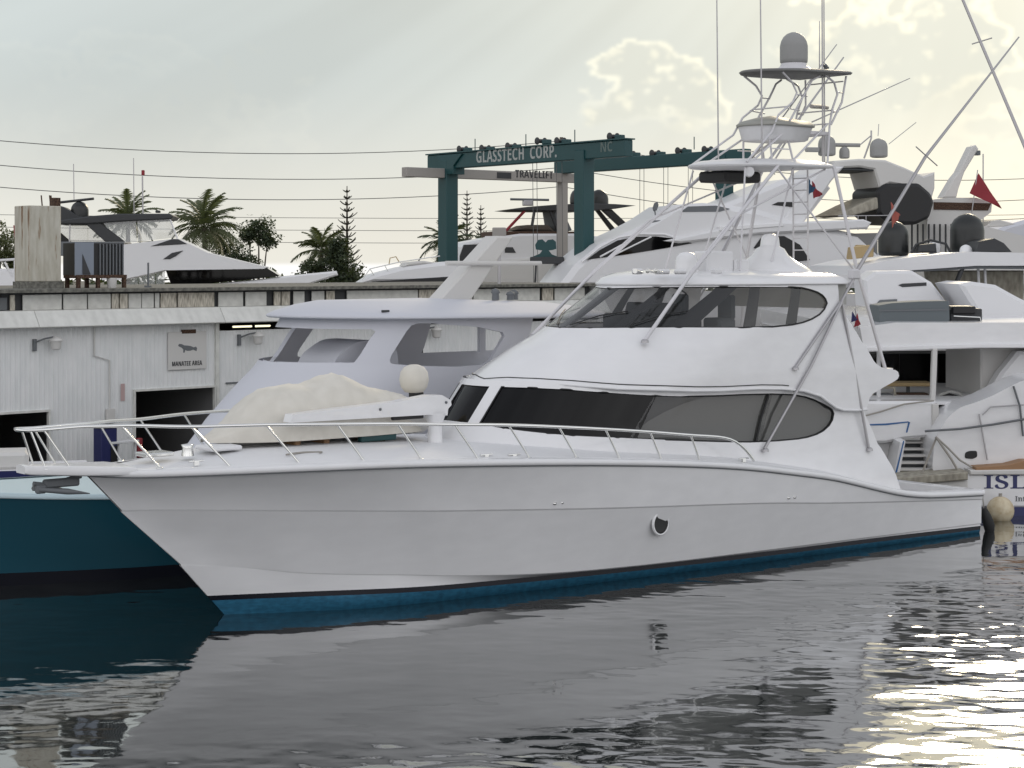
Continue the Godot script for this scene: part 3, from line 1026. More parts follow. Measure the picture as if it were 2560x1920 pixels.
	dm.lathe([[0.26, 0.0], [0.27, 0.05], [0.27, 0.34], [0.24, 0.46], [0.16, 0.54], [0.0, 0.57]], Vector3(11.9, 6.72, 1.0), 18)
	part("small_dome", dm, gel, m)
	var pd := Geo.new()
	pd.lathe([[1.15, -0.05], [0.98, 0.12], [0.72, 0.28], [0.46, 0.46], [0.36, 0.62], [0.25, 0.68], [0.24, 0.74], [0.22, 0.9], [0.14, 0.98], [0.0, 1.0]], Vector3(15.1, 6.76, 0.7), 28)
	part("light_pod", pd, gel, m)
	for q in [[12.9, 0.9, 0.9, 0.55, 0.5], [13.6, 1.0, 0.5, 0.35, 0.4], [10.9, 1.2, 0.35, 0.12, 0.25], [11.2, 1.5, 0.3, 0.12, 0.2], [10.4, 0.9, 0.25, 0.14, 0.2], [12.4, 1.5, 0.24, 0.14, 0.2]]:
		var lk := Geo.new()
		lk.box(Vector3(q[0], 6.76 + q[3] / 2.0, q[1]), Vector3(q[2], q[3], q[4]), Basis.IDENTITY, 0.04)
		part("roof_locker", lk, mats["white_paint"], m)
	for q in [[10.2, 1.3], [10.5, 1.4], [10.7, 1.45]]:
		var hn := Geo.new()
		hn.tube(v3([[q[0], 6.8, q[1]], [q[0] - 0.28, 6.84, q[1] + 0.1], [q[0] - 0.36, 6.84, q[1] + 0.12]]), [0.02, 0.03, 0.06], 8)
		part("air_horn", hn, mats["stainless"], m)

func sportfisher_rails(m: Node) -> void:
	var top := [[-4.37, 3.94, 0.0], [-4.36, 3.94, 0.14], [-4.25, 3.94, 0.2], [-3.95, 3.93, 0.22], [-3.22, 3.95, 0.26], [-2.68, 3.94, 0.4], [-2.27, 3.94, 0.59], [-1.33, 3.9, 1.04], [-0.03, 3.9, 1.62], [1.3, 3.87, 2.08], [2.52, 3.83, 2.4], [3.78, 3.76, 2.6], [5.05, 3.69, 2.77], [6.31, 3.59, 2.88], [7.54, 3.48, 2.97], [8.81, 3.35, 3.01], [10.02, 3.21, 3.04], [10.94, 3.11, 3.04], [11.4, 2.99, 3.04], [11.75, 2.78, 3.04], [12.04, 2.5, 3.04]]
	var line := curve(top, 90)
	var steel: Material = mats["stainless"]
	for sg in [1.0, -1.0]:
		var p := []
		for q in line:
			p.append(Vector3(q.x, q.y, q.z * sg))
		var g := Geo.new()
		g.tube(p, 0.034, 8)
		part("bow_rail", g, steel, m)
		for b in [[[-4.2, 3.94, 0.2], [-3.93, 3.22, 0.26]], [[-3.95, 3.93, 0.22], [-3.44, 3.17, 0.3]], [[-2.5, 3.94, 0.48], [-1.87, 3.14, 0.8]], [[-1.33, 3.9, 1.04], [-0.65, 3.12, 1.32]], [[-0.03, 3.9, 1.62], [0.6, 3.12, 1.84]], [[1.3, 3.87, 2.08], [1.85, 3.12, 2.2]], [[2.52, 3.83, 2.4], [3.06, 3.1, 2.45]], [[3.78, 3.76, 2.6], [4.34, 3.04, 2.65]], [[5.05, 3.69, 2.77], [5.58, 2.99, 2.79]], [[6.31, 3.59, 2.88], [6.78, 2.92, 2.9]], [[7.54, 3.48, 2.97], [7.95, 2.82, 2.96]], [[8.81, 3.35, 3.01], [9.15, 2.72, 3.0]], [[10.02, 3.21, 3.04], [10.34, 2.6, 3.0]]]:
			var q := Geo.new()
			var a := Vector3(b[0][0], b[0][1], b[0][2] * sg)
			var e := Vector3(b[1][0], b[1][1], b[1][2] * sg)
			q.tube([a, e], 0.022, 7)
			q.lathe([[0.06, 0.0], [0.055, 0.02], [0.03, 0.03]], e - Vector3(0, 0.02, 0), 10)
			part("stanchion", q, steel, m)

func sportfisher_tower(m: Node) -> void:
	var white: Material = mats["tower_white"]
	# buggy top over the bridge
	var ht := Geo.new()
	var rings := []
	for e in [[9.36, 0.62], [9.4, 0.96], [9.45, 1.0], [9.49, 0.97], [9.58, 0.8], [9.64, 0.45]]:
		var ring := PackedVector3Array()
		for k in 49:
			var vv := (k - 24) / 24.0 * 1.22
			var a := clampf(vv, -1.0, 1.0) * PI / 2.0
			var s := 13.25 + 2.1 * (1.0 - cos(a)) + maxf(absf(vv) - 1.0, 0.0) * 7.0
			ring.append(Vector3(15.1 + (s - 15.1) * lerpf(1.0, e[1], 0.9), e[0] + (s - 15.1) * 0.012, 1.28 * sin(a) * e[1]))
		rings.append(ring)
	ht.grid(rings)
	for e in rings.size() - 1:
		ht.quad(rings[e][0], rings[e + 1][0], rings[e + 1][48], rings[e][48])
	for k in 48:
		ht.tri(rings[0][k], rings[0][k + 1], Vector3(15.2, 9.35, 0))
		ht.tri(rings[5][k], rings[5][k + 1], Vector3(15.2, 9.66, 0))
	ht.tri(rings[5][48], rings[5][0], Vector3(15.2, 9.66, 0))
	ht.tri(rings[0][48], rings[0][0], Vector3(15.2, 9.35, 0))
	part("tower_hardtop", ht, mats["white_paint"], m)
	for q in [[14.2, 9.27, 0.75]]:
		var sp := Geo.new()
		sp.tube(v3([[q[0] - 0.1, q[1], q[2] + 0.2], [q[0] + 0.3, q[1], q[2] - 0.2]]), 0.12, 12)
		part("spreader_light", sp, mats["white_paint"], m)
	var bx := Geo.new()
	bx.box(Vector3(14.9, 9.2, -0.5), Vector3(1.3, 0.28, 1.0), Basis.IDENTITY, 0.06)
	part("electronics_box", bx, mats["black"], m)
	# legs and braces down to the house and wings
	for sg in [1.0, -1.0]:
		tubes("tower_leg", [
			v3([[9.62, 5.28, 1.98 * sg], [11.3, 6.74, 1.72 * sg], [14.85, 9.42, 1.2 * sg]]),
			v3([[17.35, 4.37, 2.5 * sg], [16.95, 6.95, 1.9 * sg], [16.85, 9.5, 1.25 * sg]])], 0.045, white, m, 8)
		tubes("tower_brace", [
			v3([[14.8, 9.4, 1.18 * sg], [17.1, 6.8, 1.75 * sg]]),
			v3([[14.0, 9.36, 0.9 * sg], [13.4, 6.84, 1.3 * sg]]),
			v3([[16.7, 9.4, 1.1 * sg], [13.0, 8.1, 1.45 * sg], [11.3, 6.78, 1.72 * sg]]),
			v3([[15.5, 9.4, 1.1 * sg], [14.6, 7.0, 1.2 * sg]])], 0.024, white, m, 6)
		# lower struts on the house side
		tubes("side_strut", [
			v3([[15.75, 6.1, 2.46 * sg], [13.9, 4.54, 2.62 * sg]]),
			v3([[15.75, 6.1, 2.48 * sg], [14.4, 4.55, 2.66 * sg], [12.8, 2.7, 2.66 * sg]]),
			v3([[15.75, 6.1, 2.46 * sg], [16.5, 2.46, 2.68 * sg]]),
			v3([[15.75, 6.1, 2.46 * sg], [16.3, 6.75, 2.45 * sg]])], 0.036, steel_or(white, sg), m, 8)
		for q in [[13.9, 4.52, 2.62], [12.8, 2.66, 2.68], [16.5, 2.44, 2.7], [9.62, 5.26, 1.98]]:
			var fo := Geo.new()
			fo.lathe([[0.09, -0.03], [0.085, 0.02], [0.05, 0.05]], Vector3(q[0], q[1], q[2] * sg), 10)
			part("strut_foot", fo, mats["alloy"], m)
		# outrigger: base on the roof edge, long raked pole with a spreader
		var ob := Geo.new()
		ob.box(Vector3(16.25, 6.75, 2.42 * sg), Vector3(0.3, 0.26, 0.2), Basis.IDENTITY, 0.04)
		part("outrigger_base", ob, white, m)
		var op := Geo.new()
		op.tube(v3([[16.3, 6.8, 2.45 * sg], [18.6, 9.7, 2.75 * sg], [22.2, 13.0, 3.0 * sg]]), [0.05, 0.042, 0.02], 8)
		var pole := part("outrigger", op, mats["alloy"], m)
		var os := Geo.new()
		os.tube(v3([[18.2, 9.95, 2.78 * sg], [19.05, 9.5, 2.78 * sg]]), 0.016, 5)
		part("spreader", os, mats["alloy"], pole)
	# ladder inside the aft legs
	for zz in [0.25, -0.25]:
		tubes("ladder_rail", [v3([[17.0, 9.45, zz], [17.02, 6.85, zz]])], 0.025, white, m)
	for k in 8:
		tubes("ladder_rung", [v3([[17.0, 7.05 + k * 0.31, -0.25], [17.0, 7.05 + k * 0.31, 0.25]])], 0.018, white, m)
	# tower legs above the top, control station, upper plate
	for sg in [1.0, -1.0]:
		tubes("upper_leg", [
			v3([[14.0, 9.5, 0.95 * sg], [15.2, 10.3, 0.66 * sg], [15.5, 10.75, 0.62 * sg], [16.05, 11.1, 0.6 * sg], [16.2, 11.35, 0.6 * sg], [16.0, 11.6, 0.62 * sg], [15.6, 11.83, 0.66 * sg]]),
			v3([[14.3, 9.5, 0.8 * sg], [15.6, 10.25, 0.62 * sg], [16.0, 10.7, 0.6 * sg], [16.5, 11.35, 0.6 * sg], [16.75, 11.7, 0.62 * sg], [17.0, 11.82, 0.66 * sg]]),
			v3([[15.6, 9.5, 0.9 * sg], [17.35, 10.6, 0.6 * sg]]),
			v3([[16.9, 9.5, 1.0 * sg], [17.45, 10.6, 0.6 * sg], [17.55, 11.0, 0.6 * sg], [17.75, 11.4, 0.6 * sg], [17.6, 11.7, 0.62 * sg], [17.2, 11.86, 0.66 * sg]]),
			v3([[17.5, 10.6, 0.6 * sg], [17.9, 11.2, 0.62 * sg], [17.98, 11.88, 0.7 * sg]]),
			v3([[15.4, 9.55, 0.5 * sg], [15.35, 10.25, 0.45 * sg]]),
			v3([[16.2, 9.55, 0.5 * sg], [16.0, 10.25, 0.45 * sg]])], 0.028, white, m, 6)
		for q in [[16.18, 11.3, 16.5, 11.3], [15.75, 10.95, 16.3, 10.9], [17.74, 11.45, 17.94, 11.45], [17.55, 10.95, 17.8, 10.95], [15.3, 9.9, 15.9, 9.9]]:
			tubes("tower_rung", [v3([[q[0], q[1], 0.6 * sg], [q[2], q[3], 0.6 * sg]])], 0.018, white, m, 5)
	for q in [[15.85, 10.98], [17.6, 10.98], [17.98, 11.75], [17.4, 10.62]]:
		tubes("cross_bar", [v3([[q[0], q[1], -0.6], [q[0], q[1], 0.6]])], 0.02, white, m, 5)
	var cs := Geo.new()
	var st := PackedVector2Array()
	for k in 21:
		var a := (k / 20.0 - 0.5) * PI
		st.append(Vector2(15.6 - 0.55 * cos(a), 0.68 * sin(a)))
	st.append(Vector2(16.75, 0.62))
	st.append(Vector2(16.75, -0.62))
	var rws := []
	for e in [[10.12, 0.82], [10.16, 0.9], [10.45, 1.0], [10.48, 1.02]]:
		var ring := PackedVector3Array()
		for p in st:
			ring.append(Vector3(15.9 + (p.x - 15.9) * e[1], e[0], p.y * e[1]))
		rws.append(ring)
	cs.grid(rws, true)
	var lid := Geo.new()
	var lrw := []
	for e in [[10.48, 0.9], [10.48, 1.06], [10.54, 1.08], [10.62, 0.95], [10.72, 0.5], [10.78, 0.05]]:
		var ring := PackedVector3Array()
		for p in st:
			ring.append(Vector3(15.9 + (p.x - 15.9) * e[1], e[0], p.y * e[1]))
		lrw.append(ring)
	lid.grid(lrw, true)
	part("station_lid", lid, mats["station_roof"], m)
	for k in range(1, st.size() - 1):
		cs.tri(rws[0][0], rws[0][k], rws[0][k + 1])
	part("control_station", cs, mats["white_paint"], m)
	boxed("station_floor", Vector3(17.1, 10.36, 0), Vector3(0.75, 0.1, 1.2), white, m, 0.02)
	var yb := Geo.new()
	yb.tube(v3([[16.3, 10.98, 1.0], [17.9, 11.12, 0.0], [18.5, 11.16, -0.4]]), 0.055, 8)
	part("yard_bar", yb, mats["lift_grey"], m)
	var up := Geo.new()
	rings = []
	for e in [[11.84, 0.7], [11.86, 0.97], [11.91, 1.0], [11.95, 0.96], [12.0, 0.6]]:
		var ring := PackedVector3Array()
		for k in 33:
			var vv := (k - 16) / 16.0 * 1.2
			var a := clampf(vv, -1.0, 1.0) * PI / 2.0
			var s := 15.0 + 1.4 * (1.0 - cos(a)) + maxf(absf(vv) - 1.0, 0.0) * 8.0
			ring.append(Vector3(16.6 + (s - 16.6) * e[1], e[0] + 0.05 * (s - 16.6) * 0.5, 0.9 * sin(a) * e[1]))
		rings.append(ring)
	up.grid(rings)
	for e in 4:
		up.quad(rings[e][0], rings[e + 1][0], rings[e + 1][32], rings[e][32])
	for k in 32:
		up.tri(rings[0][k], rings[0][k + 1], Vector3(16.6, 11.83, 0))
		up.tri(rings[4][k], rings[4][k + 1], Vector3(16.6, 12.01, 0))
	up.tri(rings[0][32], rings[0][0], Vector3(16.6, 11.83, 0))
	up.tri(rings[4][32], rings[4][0], Vector3(16.6, 12.01, 0))
	part("dome_plate", up, mats["plate_grey"], m)
	var rb := Geo.new()
	rb.lathe([[0.52, 0.0], [0.36, 0.12], [0.33, 0.2]], Vector3(16.75, 11.98, 0), 24)
	var dome := Geo.new()
	dome.lathe([[0.3, 0.0], [0.35, 0.03], [0.36, 0.12], [0.36, 0.45], [0.33, 0.58], [0.27, 0.69], [0.18, 0.77], [0.08, 0.81], [0.0, 0.82]], Vector3(16.75, 12.17, 0), 28)
	var dp := part("satellite_dome", dome, mats["dome_grey"], m)
	part("dome_base", rb, white, dp)
	# whips
	for q in [[14.6, 9.6, 0.9, 14.5, 16.2, 0.9, 0.022], [14.6, 9.6, -0.6, 14.5, 16.5, -0.6, 0.02], [17.3, 9.6, 0.5, 17.25, 17.0, 0.5, 0.024], [17.6, 9.6, 0.3, 17.55, 17.0, 0.3, 0.022], [17.4, 12.0, 0.3, 17.4, 13.3, 0.3, 0.018], [15.9, 9.6, -0.8, 19.35, 12.95, -0.8, 0.022], [17.9, 10.75, -0.4, 22.2, 12.2, -0.6, 0.02]]:
		var w := Geo.new()
		w.tube(v3([[q[0], q[1], q[2]], [q[3], q[4], q[5]]]), [q[6], q[6] * 0.6], 6)
		part("antenna", w, mats["alloy"], m)
	for q in [[17.5, 0.4], [17.9, 0.1]]:
		var gp := Geo.new()
		gp.lathe([[0.02, 0.0], [0.02, 0.12], [0.07, 0.14], [0.07, 0.18], [0.0, 0.22]], Vector3(q[0], 11.98, q[1]), 10)
		part("gps_puck", gp, mats["mid_grey"], m)

func steel_or(w: Material, _sg: float) -> Material:
	return mats["alloy"] if _sg > 0.0 else w

# ---- the boat hall along the quay -------------------------------------------------------------------
func ribbed(x0: float, x1: float, y0: float, y1: float, z: float) -> Geo:
	# profiled sheet: trapezoid ribs every 0.15 m
	var g := Geo.new()
	var x := x0
	while x < x1 - 0.001:
		var e := minf(x + 0.15, x1)
		var f := [x, lerpf(x, e, 0.52), lerpf(x, e, 0.62), lerpf(x, e, 0.88), e]
		var d := [0.0, 0.0, 0.012, 0.012, 0.0]
		for k in 4:
			g.quad(Vector3(f[k], y0, z + d[k]), Vector3(f[k + 1], y0, z + d[k + 1]), Vector3(f[k + 1], y1, z + d[k + 1]), Vector3(f[k], y1, z + d[k]))
		x = e
	return g

func build_hall() -> void:
	var h := thing("boat_hall", "long white metal boat hall with flat roof and dark doorways along the quay", "building", Vector3(-14.2, 0, -50.0), deg_to_rad(43.3))
	var w: Material = mats["wall_white"]
	# wall sheets round two doorways and an inner opening
	for q in [[-14.0, -0.9, 1.0, 5.3], [-0.9, 1.49, 2.88, 5.3], [1.49, 4.2, 1.0, 5.3], [4.2, 7.08, 3.31, 5.3], [7.16, 10.04, 1.0, 4.96], [10.04, 13.4, 1.0, 4.96], [13.4, 15.4, 4.86, 4.96], [15.4, 17.0, 3.86, 4.96], [17.0, 17.9, 1.0, 4.96], [17.9, 21.0, 1.0, 4.96], [21.0, 24.0, 1.0, 4.96]]:
		part("wall_panel", ribbed(q[0], q[1], q[2], q[3], 0.0), w, h)
	boxed("corner_trim", Vector3(7.12, 3.15, 0.03), Vector3(0.12, 4.3, 0.1), mats["fascia_white"], h)
	for x in [10.04, 17.9]:
		boxed("wall_seam", Vector3(x, 2.98, 0.015), Vector3(0.035, 3.9, 0.03), mats["mid_grey"], h)
	boxed("wall_patch", Vector3(7.9, 3.35, 0.03), Vector3(0.9, 0.05, 0.02), mats["mid_grey"], h)
	# door frames
	for q in [[-0.9, 1.49, 2.88], [4.2, 7.08, 3.31]]:
		boxed("door_lintel", Vector3((q[0] + q[1]) / 2.0, q[2] - 0.03, 0.02), Vector3(q[1] - q[0], 0.06, 0.12), mats["fascia_white"], h)
		for x in [q[0] + 0.03, q[1] - 0.03]:
			boxed("door_jamb", Vector3(x, 1.0 + (q[2] - 1.06) / 2.0, 0.02), Vector3(0.06, q[2] - 1.06, 0.12), mats["fascia_white"], h)
	# the dark rooms behind, the back and side walls, the roof
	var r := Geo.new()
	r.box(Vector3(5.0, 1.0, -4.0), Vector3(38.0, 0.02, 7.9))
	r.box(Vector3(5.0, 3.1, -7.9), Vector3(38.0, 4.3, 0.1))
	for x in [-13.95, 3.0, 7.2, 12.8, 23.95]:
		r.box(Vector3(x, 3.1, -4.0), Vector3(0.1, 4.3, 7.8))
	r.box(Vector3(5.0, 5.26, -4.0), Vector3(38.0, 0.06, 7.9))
	part("inner_room", r, mats["plain_grey"], h)
	for q in [[14.2, 1.8], [14.2, 2.6], [14.4, 3.4], [14.9, 3.75], [14.3, 4.2]]:
		boxed("store_shelf", Vector3(q[0], q[1], -0.7), Vector3(1.9, 0.07, 0.6), mats["rusty"], h)
	for q in [[13.8, 3.6, 0.4, 0.3], [14.4, 3.62, 0.3, 0.34], [14.9, 3.6, 0.35, 0.3], [14.1, 4.38, 0.5, 0.28], [14.7, 4.4, 0.3, 0.3], [16.2, 3.5, 0.5, 0.5]]:
		boxed("stored_crate", Vector3(q[0], q[1], -0.65), Vector3(q[2], q[3], 0.4), mats["rusty"], h)
	var rf := Geo.new()
	rf.box(Vector3(5.0, 6.24, -4.35), Vector3(38.4, 0.1, 9.0))
	part("roof_slab", rf, mats["roof_grey"], h)
	var back := Geo.new()
	back.box(Vector3(5.0, 3.6, -8.2), Vector3(38.2, 5.2, 0.1))
	for x in [-14.0, 24.02]:
		back.box(Vector3(x, 3.6, -4.1), Vector3(0.1, 5.2, 8.1))
	part("outer_wall", back, w, h)
	# eave: fascia boards and soffit
	var fx := [-14.0, -6.0, 0.9, 7.1, 13.0, 19.0, 24.0]
	for k in 6:
		boxed("fascia_board", Vector3((fx[k] + fx[k + 1]) / 2.0, 5.45, 0.36), Vector3(fx[k + 1] - fx[k] - 0.015, 0.56, 0.06), mats["fascia_white"], h, 0.012, Basis(Vector3.RIGHT, -0.62))
	boxed("eave_soffit", Vector3(-3.45, 5.25, 0.235), Vector3(21.1, 0.05, 0.47), mats["old_white"], h)
	boxed("eave_soffit", Vector3(15.55, 5.3, 0.2), Vector3(16.9, 0.04, 0.5), mats["old_white"], h)
	boxed("eave_top", Vector3(5.0, 5.675, -0.08), Vector3(38.0, 0.03, 0.6), mats["fascia_white"], h)
	# strip lights burning in the gap under the eave
	for q in [[7.9, 8.6], [8.75, 9.3]]:
		var t := Geo.new()
		t.tube(v3([[q[0], 5.06, -0.25], [q[1], 5.06, -0.25]]), 0.03, 8)
		var m := mat("strip_light", Color(1, 1, 0.9), 0.5)
		m.emission_enabled = true
		m.emission = Color(1.0, 0.97, 0.82)
		m.emission_energy_multiplier = 1.3
		part("strip_light", t, m, h)
	var li := OmniLight3D.new()
	li.name = "strip_light_glow"
	li.position = Vector3(8.6, 5.0, -0.35)
	li.light_energy = 0.06
	li.light_color = Color(1.0, 0.97, 0.85)
	li.light_size = 0.2
	li.omni_range = 8.0
	li.shadow_enabled = true
	h.add_child(li)
	# parapet panels above the eave, some clean, some streaked, with gaps
	boxed("parapet_backing", Vector3(12.0, 5.93, -0.42), Vector3(23.6, 0.5, 0.06), mats["dark_grey"], h)
	var clean: Material = mats["fascia_white"]
	var dirty: Material = mats["stained_white"]
	for q in [[0.45, 0.6, 1], [0.83, 2.05, 0], [2.11, 2.87, 0], [2.91, 3.65, 0], [3.69, 3.92, 1], [3.96, 4.22, 1], [4.25, 4.67, 0], [4.7, 5.11, 0], [5.16, 5.31, 0], [5.35, 5.9, 1], [5.96, 7.26, 1], [7.42, 8.33, 0], [8.41, 9.2, 0], [9.5, 9.75, 1], [9.8, 10.12, 1], [10.25, 10.68, 0], [10.98, 11.48, 0], [11.56, 11.9, 1], [12.41, 15.43, 0], [15.5, 16.4, 1], [16.46, 17.9, 0], [17.98, 21.18, 0], [21.3, 21.85, 1], [21.95, 23.5, 0]]:
		boxed("parapet_panel", Vector3((q[0] + q[1]) / 2.0, 5.91, -0.33 + rng.randf_range(-0.015, 0.015)), Vector3(q[1] - q[0], 0.44, 0.05), dirty if q[2] else clean, h, 0.01, Basis(Vector3.FORWARD, rng.randf_range(-0.006, 0.006)))
	for q in [[-0.6, 0.35], [-3.5, -0.8]]:
		boxed("parapet_panel", Vector3((q[0] + q[1]) / 2.0, 5.88, -0.33), Vector3(q[1] - q[0], 0.36, 0.05), mats["mid_grey"], h, 0.01)
	# swan-neck wall lamps
	for q in [[1.0, 4.78], [7.92, 4.72], [15.2, 4.72]]:
		var l := Geo.new()
		l.box(Vector3(q[0], q[1] - 0.06, 0.06), Vector3(0.1, 0.34, 0.1), Basis.IDENTITY, 0.01)
		l.tube(v3([[q[0], q[1] + 0.02, 0.1], [q[0] + 0.25, q[1] + 0.12, 0.2], [q[0] + 0.45, q[1] + 0.16, 0.3]]), 0.026, 6)
		var lp := part("wall_lamp", l, mats["mid_grey"], h)
		var s := Geo.new()
		s.lathe([[0.06, 0.14], [0.1, 0.1], [0.19, 0.06], [0.19, 0.0], [0.15, -0.02], [0.14, -0.2], [0.1, -0.24], [0.0, -0.24]], Vector3(q[0] + 0.52, q[1] + 0.04, 0.32), 14)
		part("lamp_shade", s, mats["old_white"], lp)
	tubes("conduit", [v3([[3.4, 1.0, 0.05], [3.4, 4.2, 0.05], [2.9, 4.35, 0.05], [2.9, 5.2, 0.05]])], 0.025, mats["old_white"], h)
	boxed("meter_box", Vector3(3.4, 2.6, 0.09), Vector3(0.26, 0.4, 0.12), mats["old_white"], h, 0.015)
	boxed("warning_plate", Vector3(3.85, 3.25, 0.03), Vector3(0.13, 0.5, 0.01), mat("faded_red", lin(0.5, 0.36, 0.35), 0.7), h)
	# manatee area notice board hung on the wall
	var sg := thing("notice_board", "faded white MANATEE AREA board with a manatee drawing on the hall wall", "sign", h.position + h.basis * Vector3(6.04, 3.84, 0.06), deg_to_rad(43.3))
	boxed("board", Vector3(0, 0.56, 0), Vector3(1.36, 1.14, 0.03), mats["old_white"], sg, 0.008)
	var mn := Geo.new()
	var body := PackedVector2Array()
	for p in [[-0.33, 0.72], [-0.29, 0.77], [-0.2, 0.76], [-0.12, 0.72], [0.0, 0.71], [0.12, 0.69], [0.22, 0.65], [0.3, 0.67], [0.34, 0.62], [0.32, 0.53], [0.27, 0.55], [0.2, 0.58], [0.1, 0.55], [-0.02, 0.55], [-0.08, 0.58], [-0.1, 0.5], [-0.15, 0.5], [-0.15, 0.6], [-0.22, 0.66], [-0.3, 0.69]]:
		body.append(Vector2(p[0], p[1]))
	mn.extrude(body, 0.016, 0.022)
	part("manatee_drawing", mn, mats["mid_grey"], sg)
	lettering("lettering", "MANATEE AREA", 0.2, mats["dark_grey"], sg, Vector3(-0.55, 0.06, 0.018), Basis.IDENTITY.scaled(Vector3(0.72, 0.95, 1.0)))
	boxed("hanger", Vector3(0.05, 1.13, 0), Vector3(0.5, 0.12, 0.04), mats["rusty"], sg)
	# on the roof: a stained concrete stack and a rusty condenser on legs
	var st := thing("concrete_stack", "tall white concrete roof stack with brown rust streaks", "chimney", h.position + h.basis * Vector3(2.0, 6.29, -1.6), deg_to_rad(43.3))
	var sb := Geo.new()
	sb.box(Vector3(0, 1.3, 0), Vector3(1.02, 2.2, 0.9), Basis.IDENTITY, 0.02)
	var stm := textured("stack_white", streak_picture(), Vector3(0.5, 0.35, 0.5), 0.85)
	stm.uv1_offset = Vector3(0.27, 0, 0.2)
	part("shaft", sb, stm, st)
	boxed("base", Vector3(0.02, 0.1, 0), Vector3(1.1, 0.2, 1.0), mats["roof_grey"], st)
	for q in [[0.36, 2.4, 0.1], [0.2, 2.4, -0.1], [0.46, 2.4, 0.0]]:
		tubes("rebar", [v3([[q[0], q[1], q[2]], [q[0] - 0.05, q[1] + 0.32, q[2] + 0.03]])], 0.02, mats["rusty"], st)
	boxed("cap_block", Vector3(0.42, 2.52, 0.25), Vector3(0.22, 0.25, 0.25), mats["rusty"], st)
	var ac := thing("roof_condenser", "grey finned condenser on rusty legs beside the roof stack", "air conditioner", h.position + h.basis * Vector3(3.72, 6.29, -1.3), deg_to_rad(43.3))
	boxed("casing", Vector3(0, 0.85, -0.1), Vector3(1.6, 0.95, 0.75), mats["black"], ac)
	for k in 8:
		boxed("fin", Vector3(-0.02 + k * 0.11, 0.85, 0.3), Vector3(0.035, 0.92, 0.05), mats["mid_grey"], ac)
	boxed("side_sheet", Vector3(-0.55, 0.86, 0.31), Vector3(0.62, 0.98, 0.03), mat("sheet_blue", lin(0.22, 0.25, 0.3), 0.5), ac)
	var tri := Geo.new()
	tri.extrude(v2([[-0.62, 0.4], [-0.35, 0.4], [-0.62, 1.0]]), 0.335, 0.345)
	part("bracing", tri, mats["dark_grey"], ac)
	boxed("frame", Vector3(0, 0.34, 0), Vector3(1.66, 0.1, 0.8), mats["rusty"], ac)
	for x in [-0.75, -0.1, 0.78]:
		for z in [-0.32, 0.32]:
			boxed("leg", Vector3(x, 0.15, z), Vector3(0.1, 0.3, 0.1), mats["rusty"], ac)
	var bk := thing("plastic_bucket", "white plastic bucket under the roof condenser", "bucket", h.position + h.basis * Vector3(4.1, 6.29, -1.0), 0.0)
	var bg := Geo.new()
	bg.lathe([[0.0, 0.0], [0.13, 0.0], [0.16, 0.3], [0.14, 0.3], [0.12, 0.03]], Vector3.ZERO, 14)
	part("pail", bg, mats["old_white"], bk)
	var vp := thing("vent_pipe", "thin grey vent pipe rising from the hall roof edge", "pipe", h.position + h.basis * Vector3(5.35, 6.29, -1.0), 0.0)
	tubes("pipe", [v3([[0, 0, 0], [0, 0.75, 0]])], 0.03, mats["mid_grey"], vp)
	boxed("flange", Vector3(0, 0.03, 0), Vector3(0.2, 0.06, 0.2), mats["mid_grey"], vp)
	# gooseneck mooring light post behind the parapet
	var mp := thing("mooring_lamp_post", "thin grey lamp post with twin heads rising behind the hall roof", "lamp post", h.position + h.basis * Vector3(20.2, 6.29, -1.4), 0.0)
	tubes("post", [v3([[0, 0, 0], [0, 1.85, 0]])], 0.07, mats["alloy"], mp)
	boxed("junction_box", Vector3(0, 1.75, 0), Vector3(0.5, 0.55, 0.3), mats["lift_grey"], mp, 0.03)

func streak_picture() -> ImageTexture:
	# white render with rust that has run down from the top in separate streaks
	var n := FastNoiseLite.new()
	n.seed = 44
	n.frequency = 0.06
	var im := Image.create(128, 256, false, Image.FORMAT_RGB8)
	for y in 256:
		for x in 128:
			var base := Color(0.8, 0.79, 0.75).lerp(Color(0.66, 0.64, 0.58), 0.5 + 0.5 * n.get_noise_2d(x * 1.5, y * 0.2))
			var run := smoothstep(0.3, 0.62, n.get_noise_2d(x * 0.8 + 300.0, y * 0.05) + 0.22 * n.get_noise_2d(x * 3.0, y * 0.35))
			im.set_pixel(x, y, base.lerp(Color(0.42, 0.3, 0.2), run * 0.75))
	return ImageTexture.create_from_image(im)

# ---- trees -----------------------------------------------------------------------------------------
func frond_mesh(long: float, seed_: int) -> Geo:
	# one palm leaf along +x: arched rib with paired drooping leaflets
	var r := RandomNumberGenerator.new()
	r.seed = seed_
	var g := Geo.new()
	var n := 22
	var pts := []
	for k in n + 1:
		var t := float(k) / n
		pts.append(Vector3(long * t * (1.0 - 0.12 * t), long * (0.34 * t - 0.62 * t * t), 0))
	g.tube(pts, 0.022, 4, false)
	for k in range(3, n):
		var t := float(k) / n
		var l := long * 0.27 * sin(PI * (0.12 + 0.82 * t)) * r.randf_range(0.8, 1.1)
		for sg in [-1.0, 1.0]:
			var a: Vector3 = pts[k]
			var tip := a + Vector3(l * 0.55, -l * r.randf_range(0.25, 0.75), sg * l * 0.8)
			g.tri(a, a + Vector3(0.13, 0.0, 0), tip)
	return g

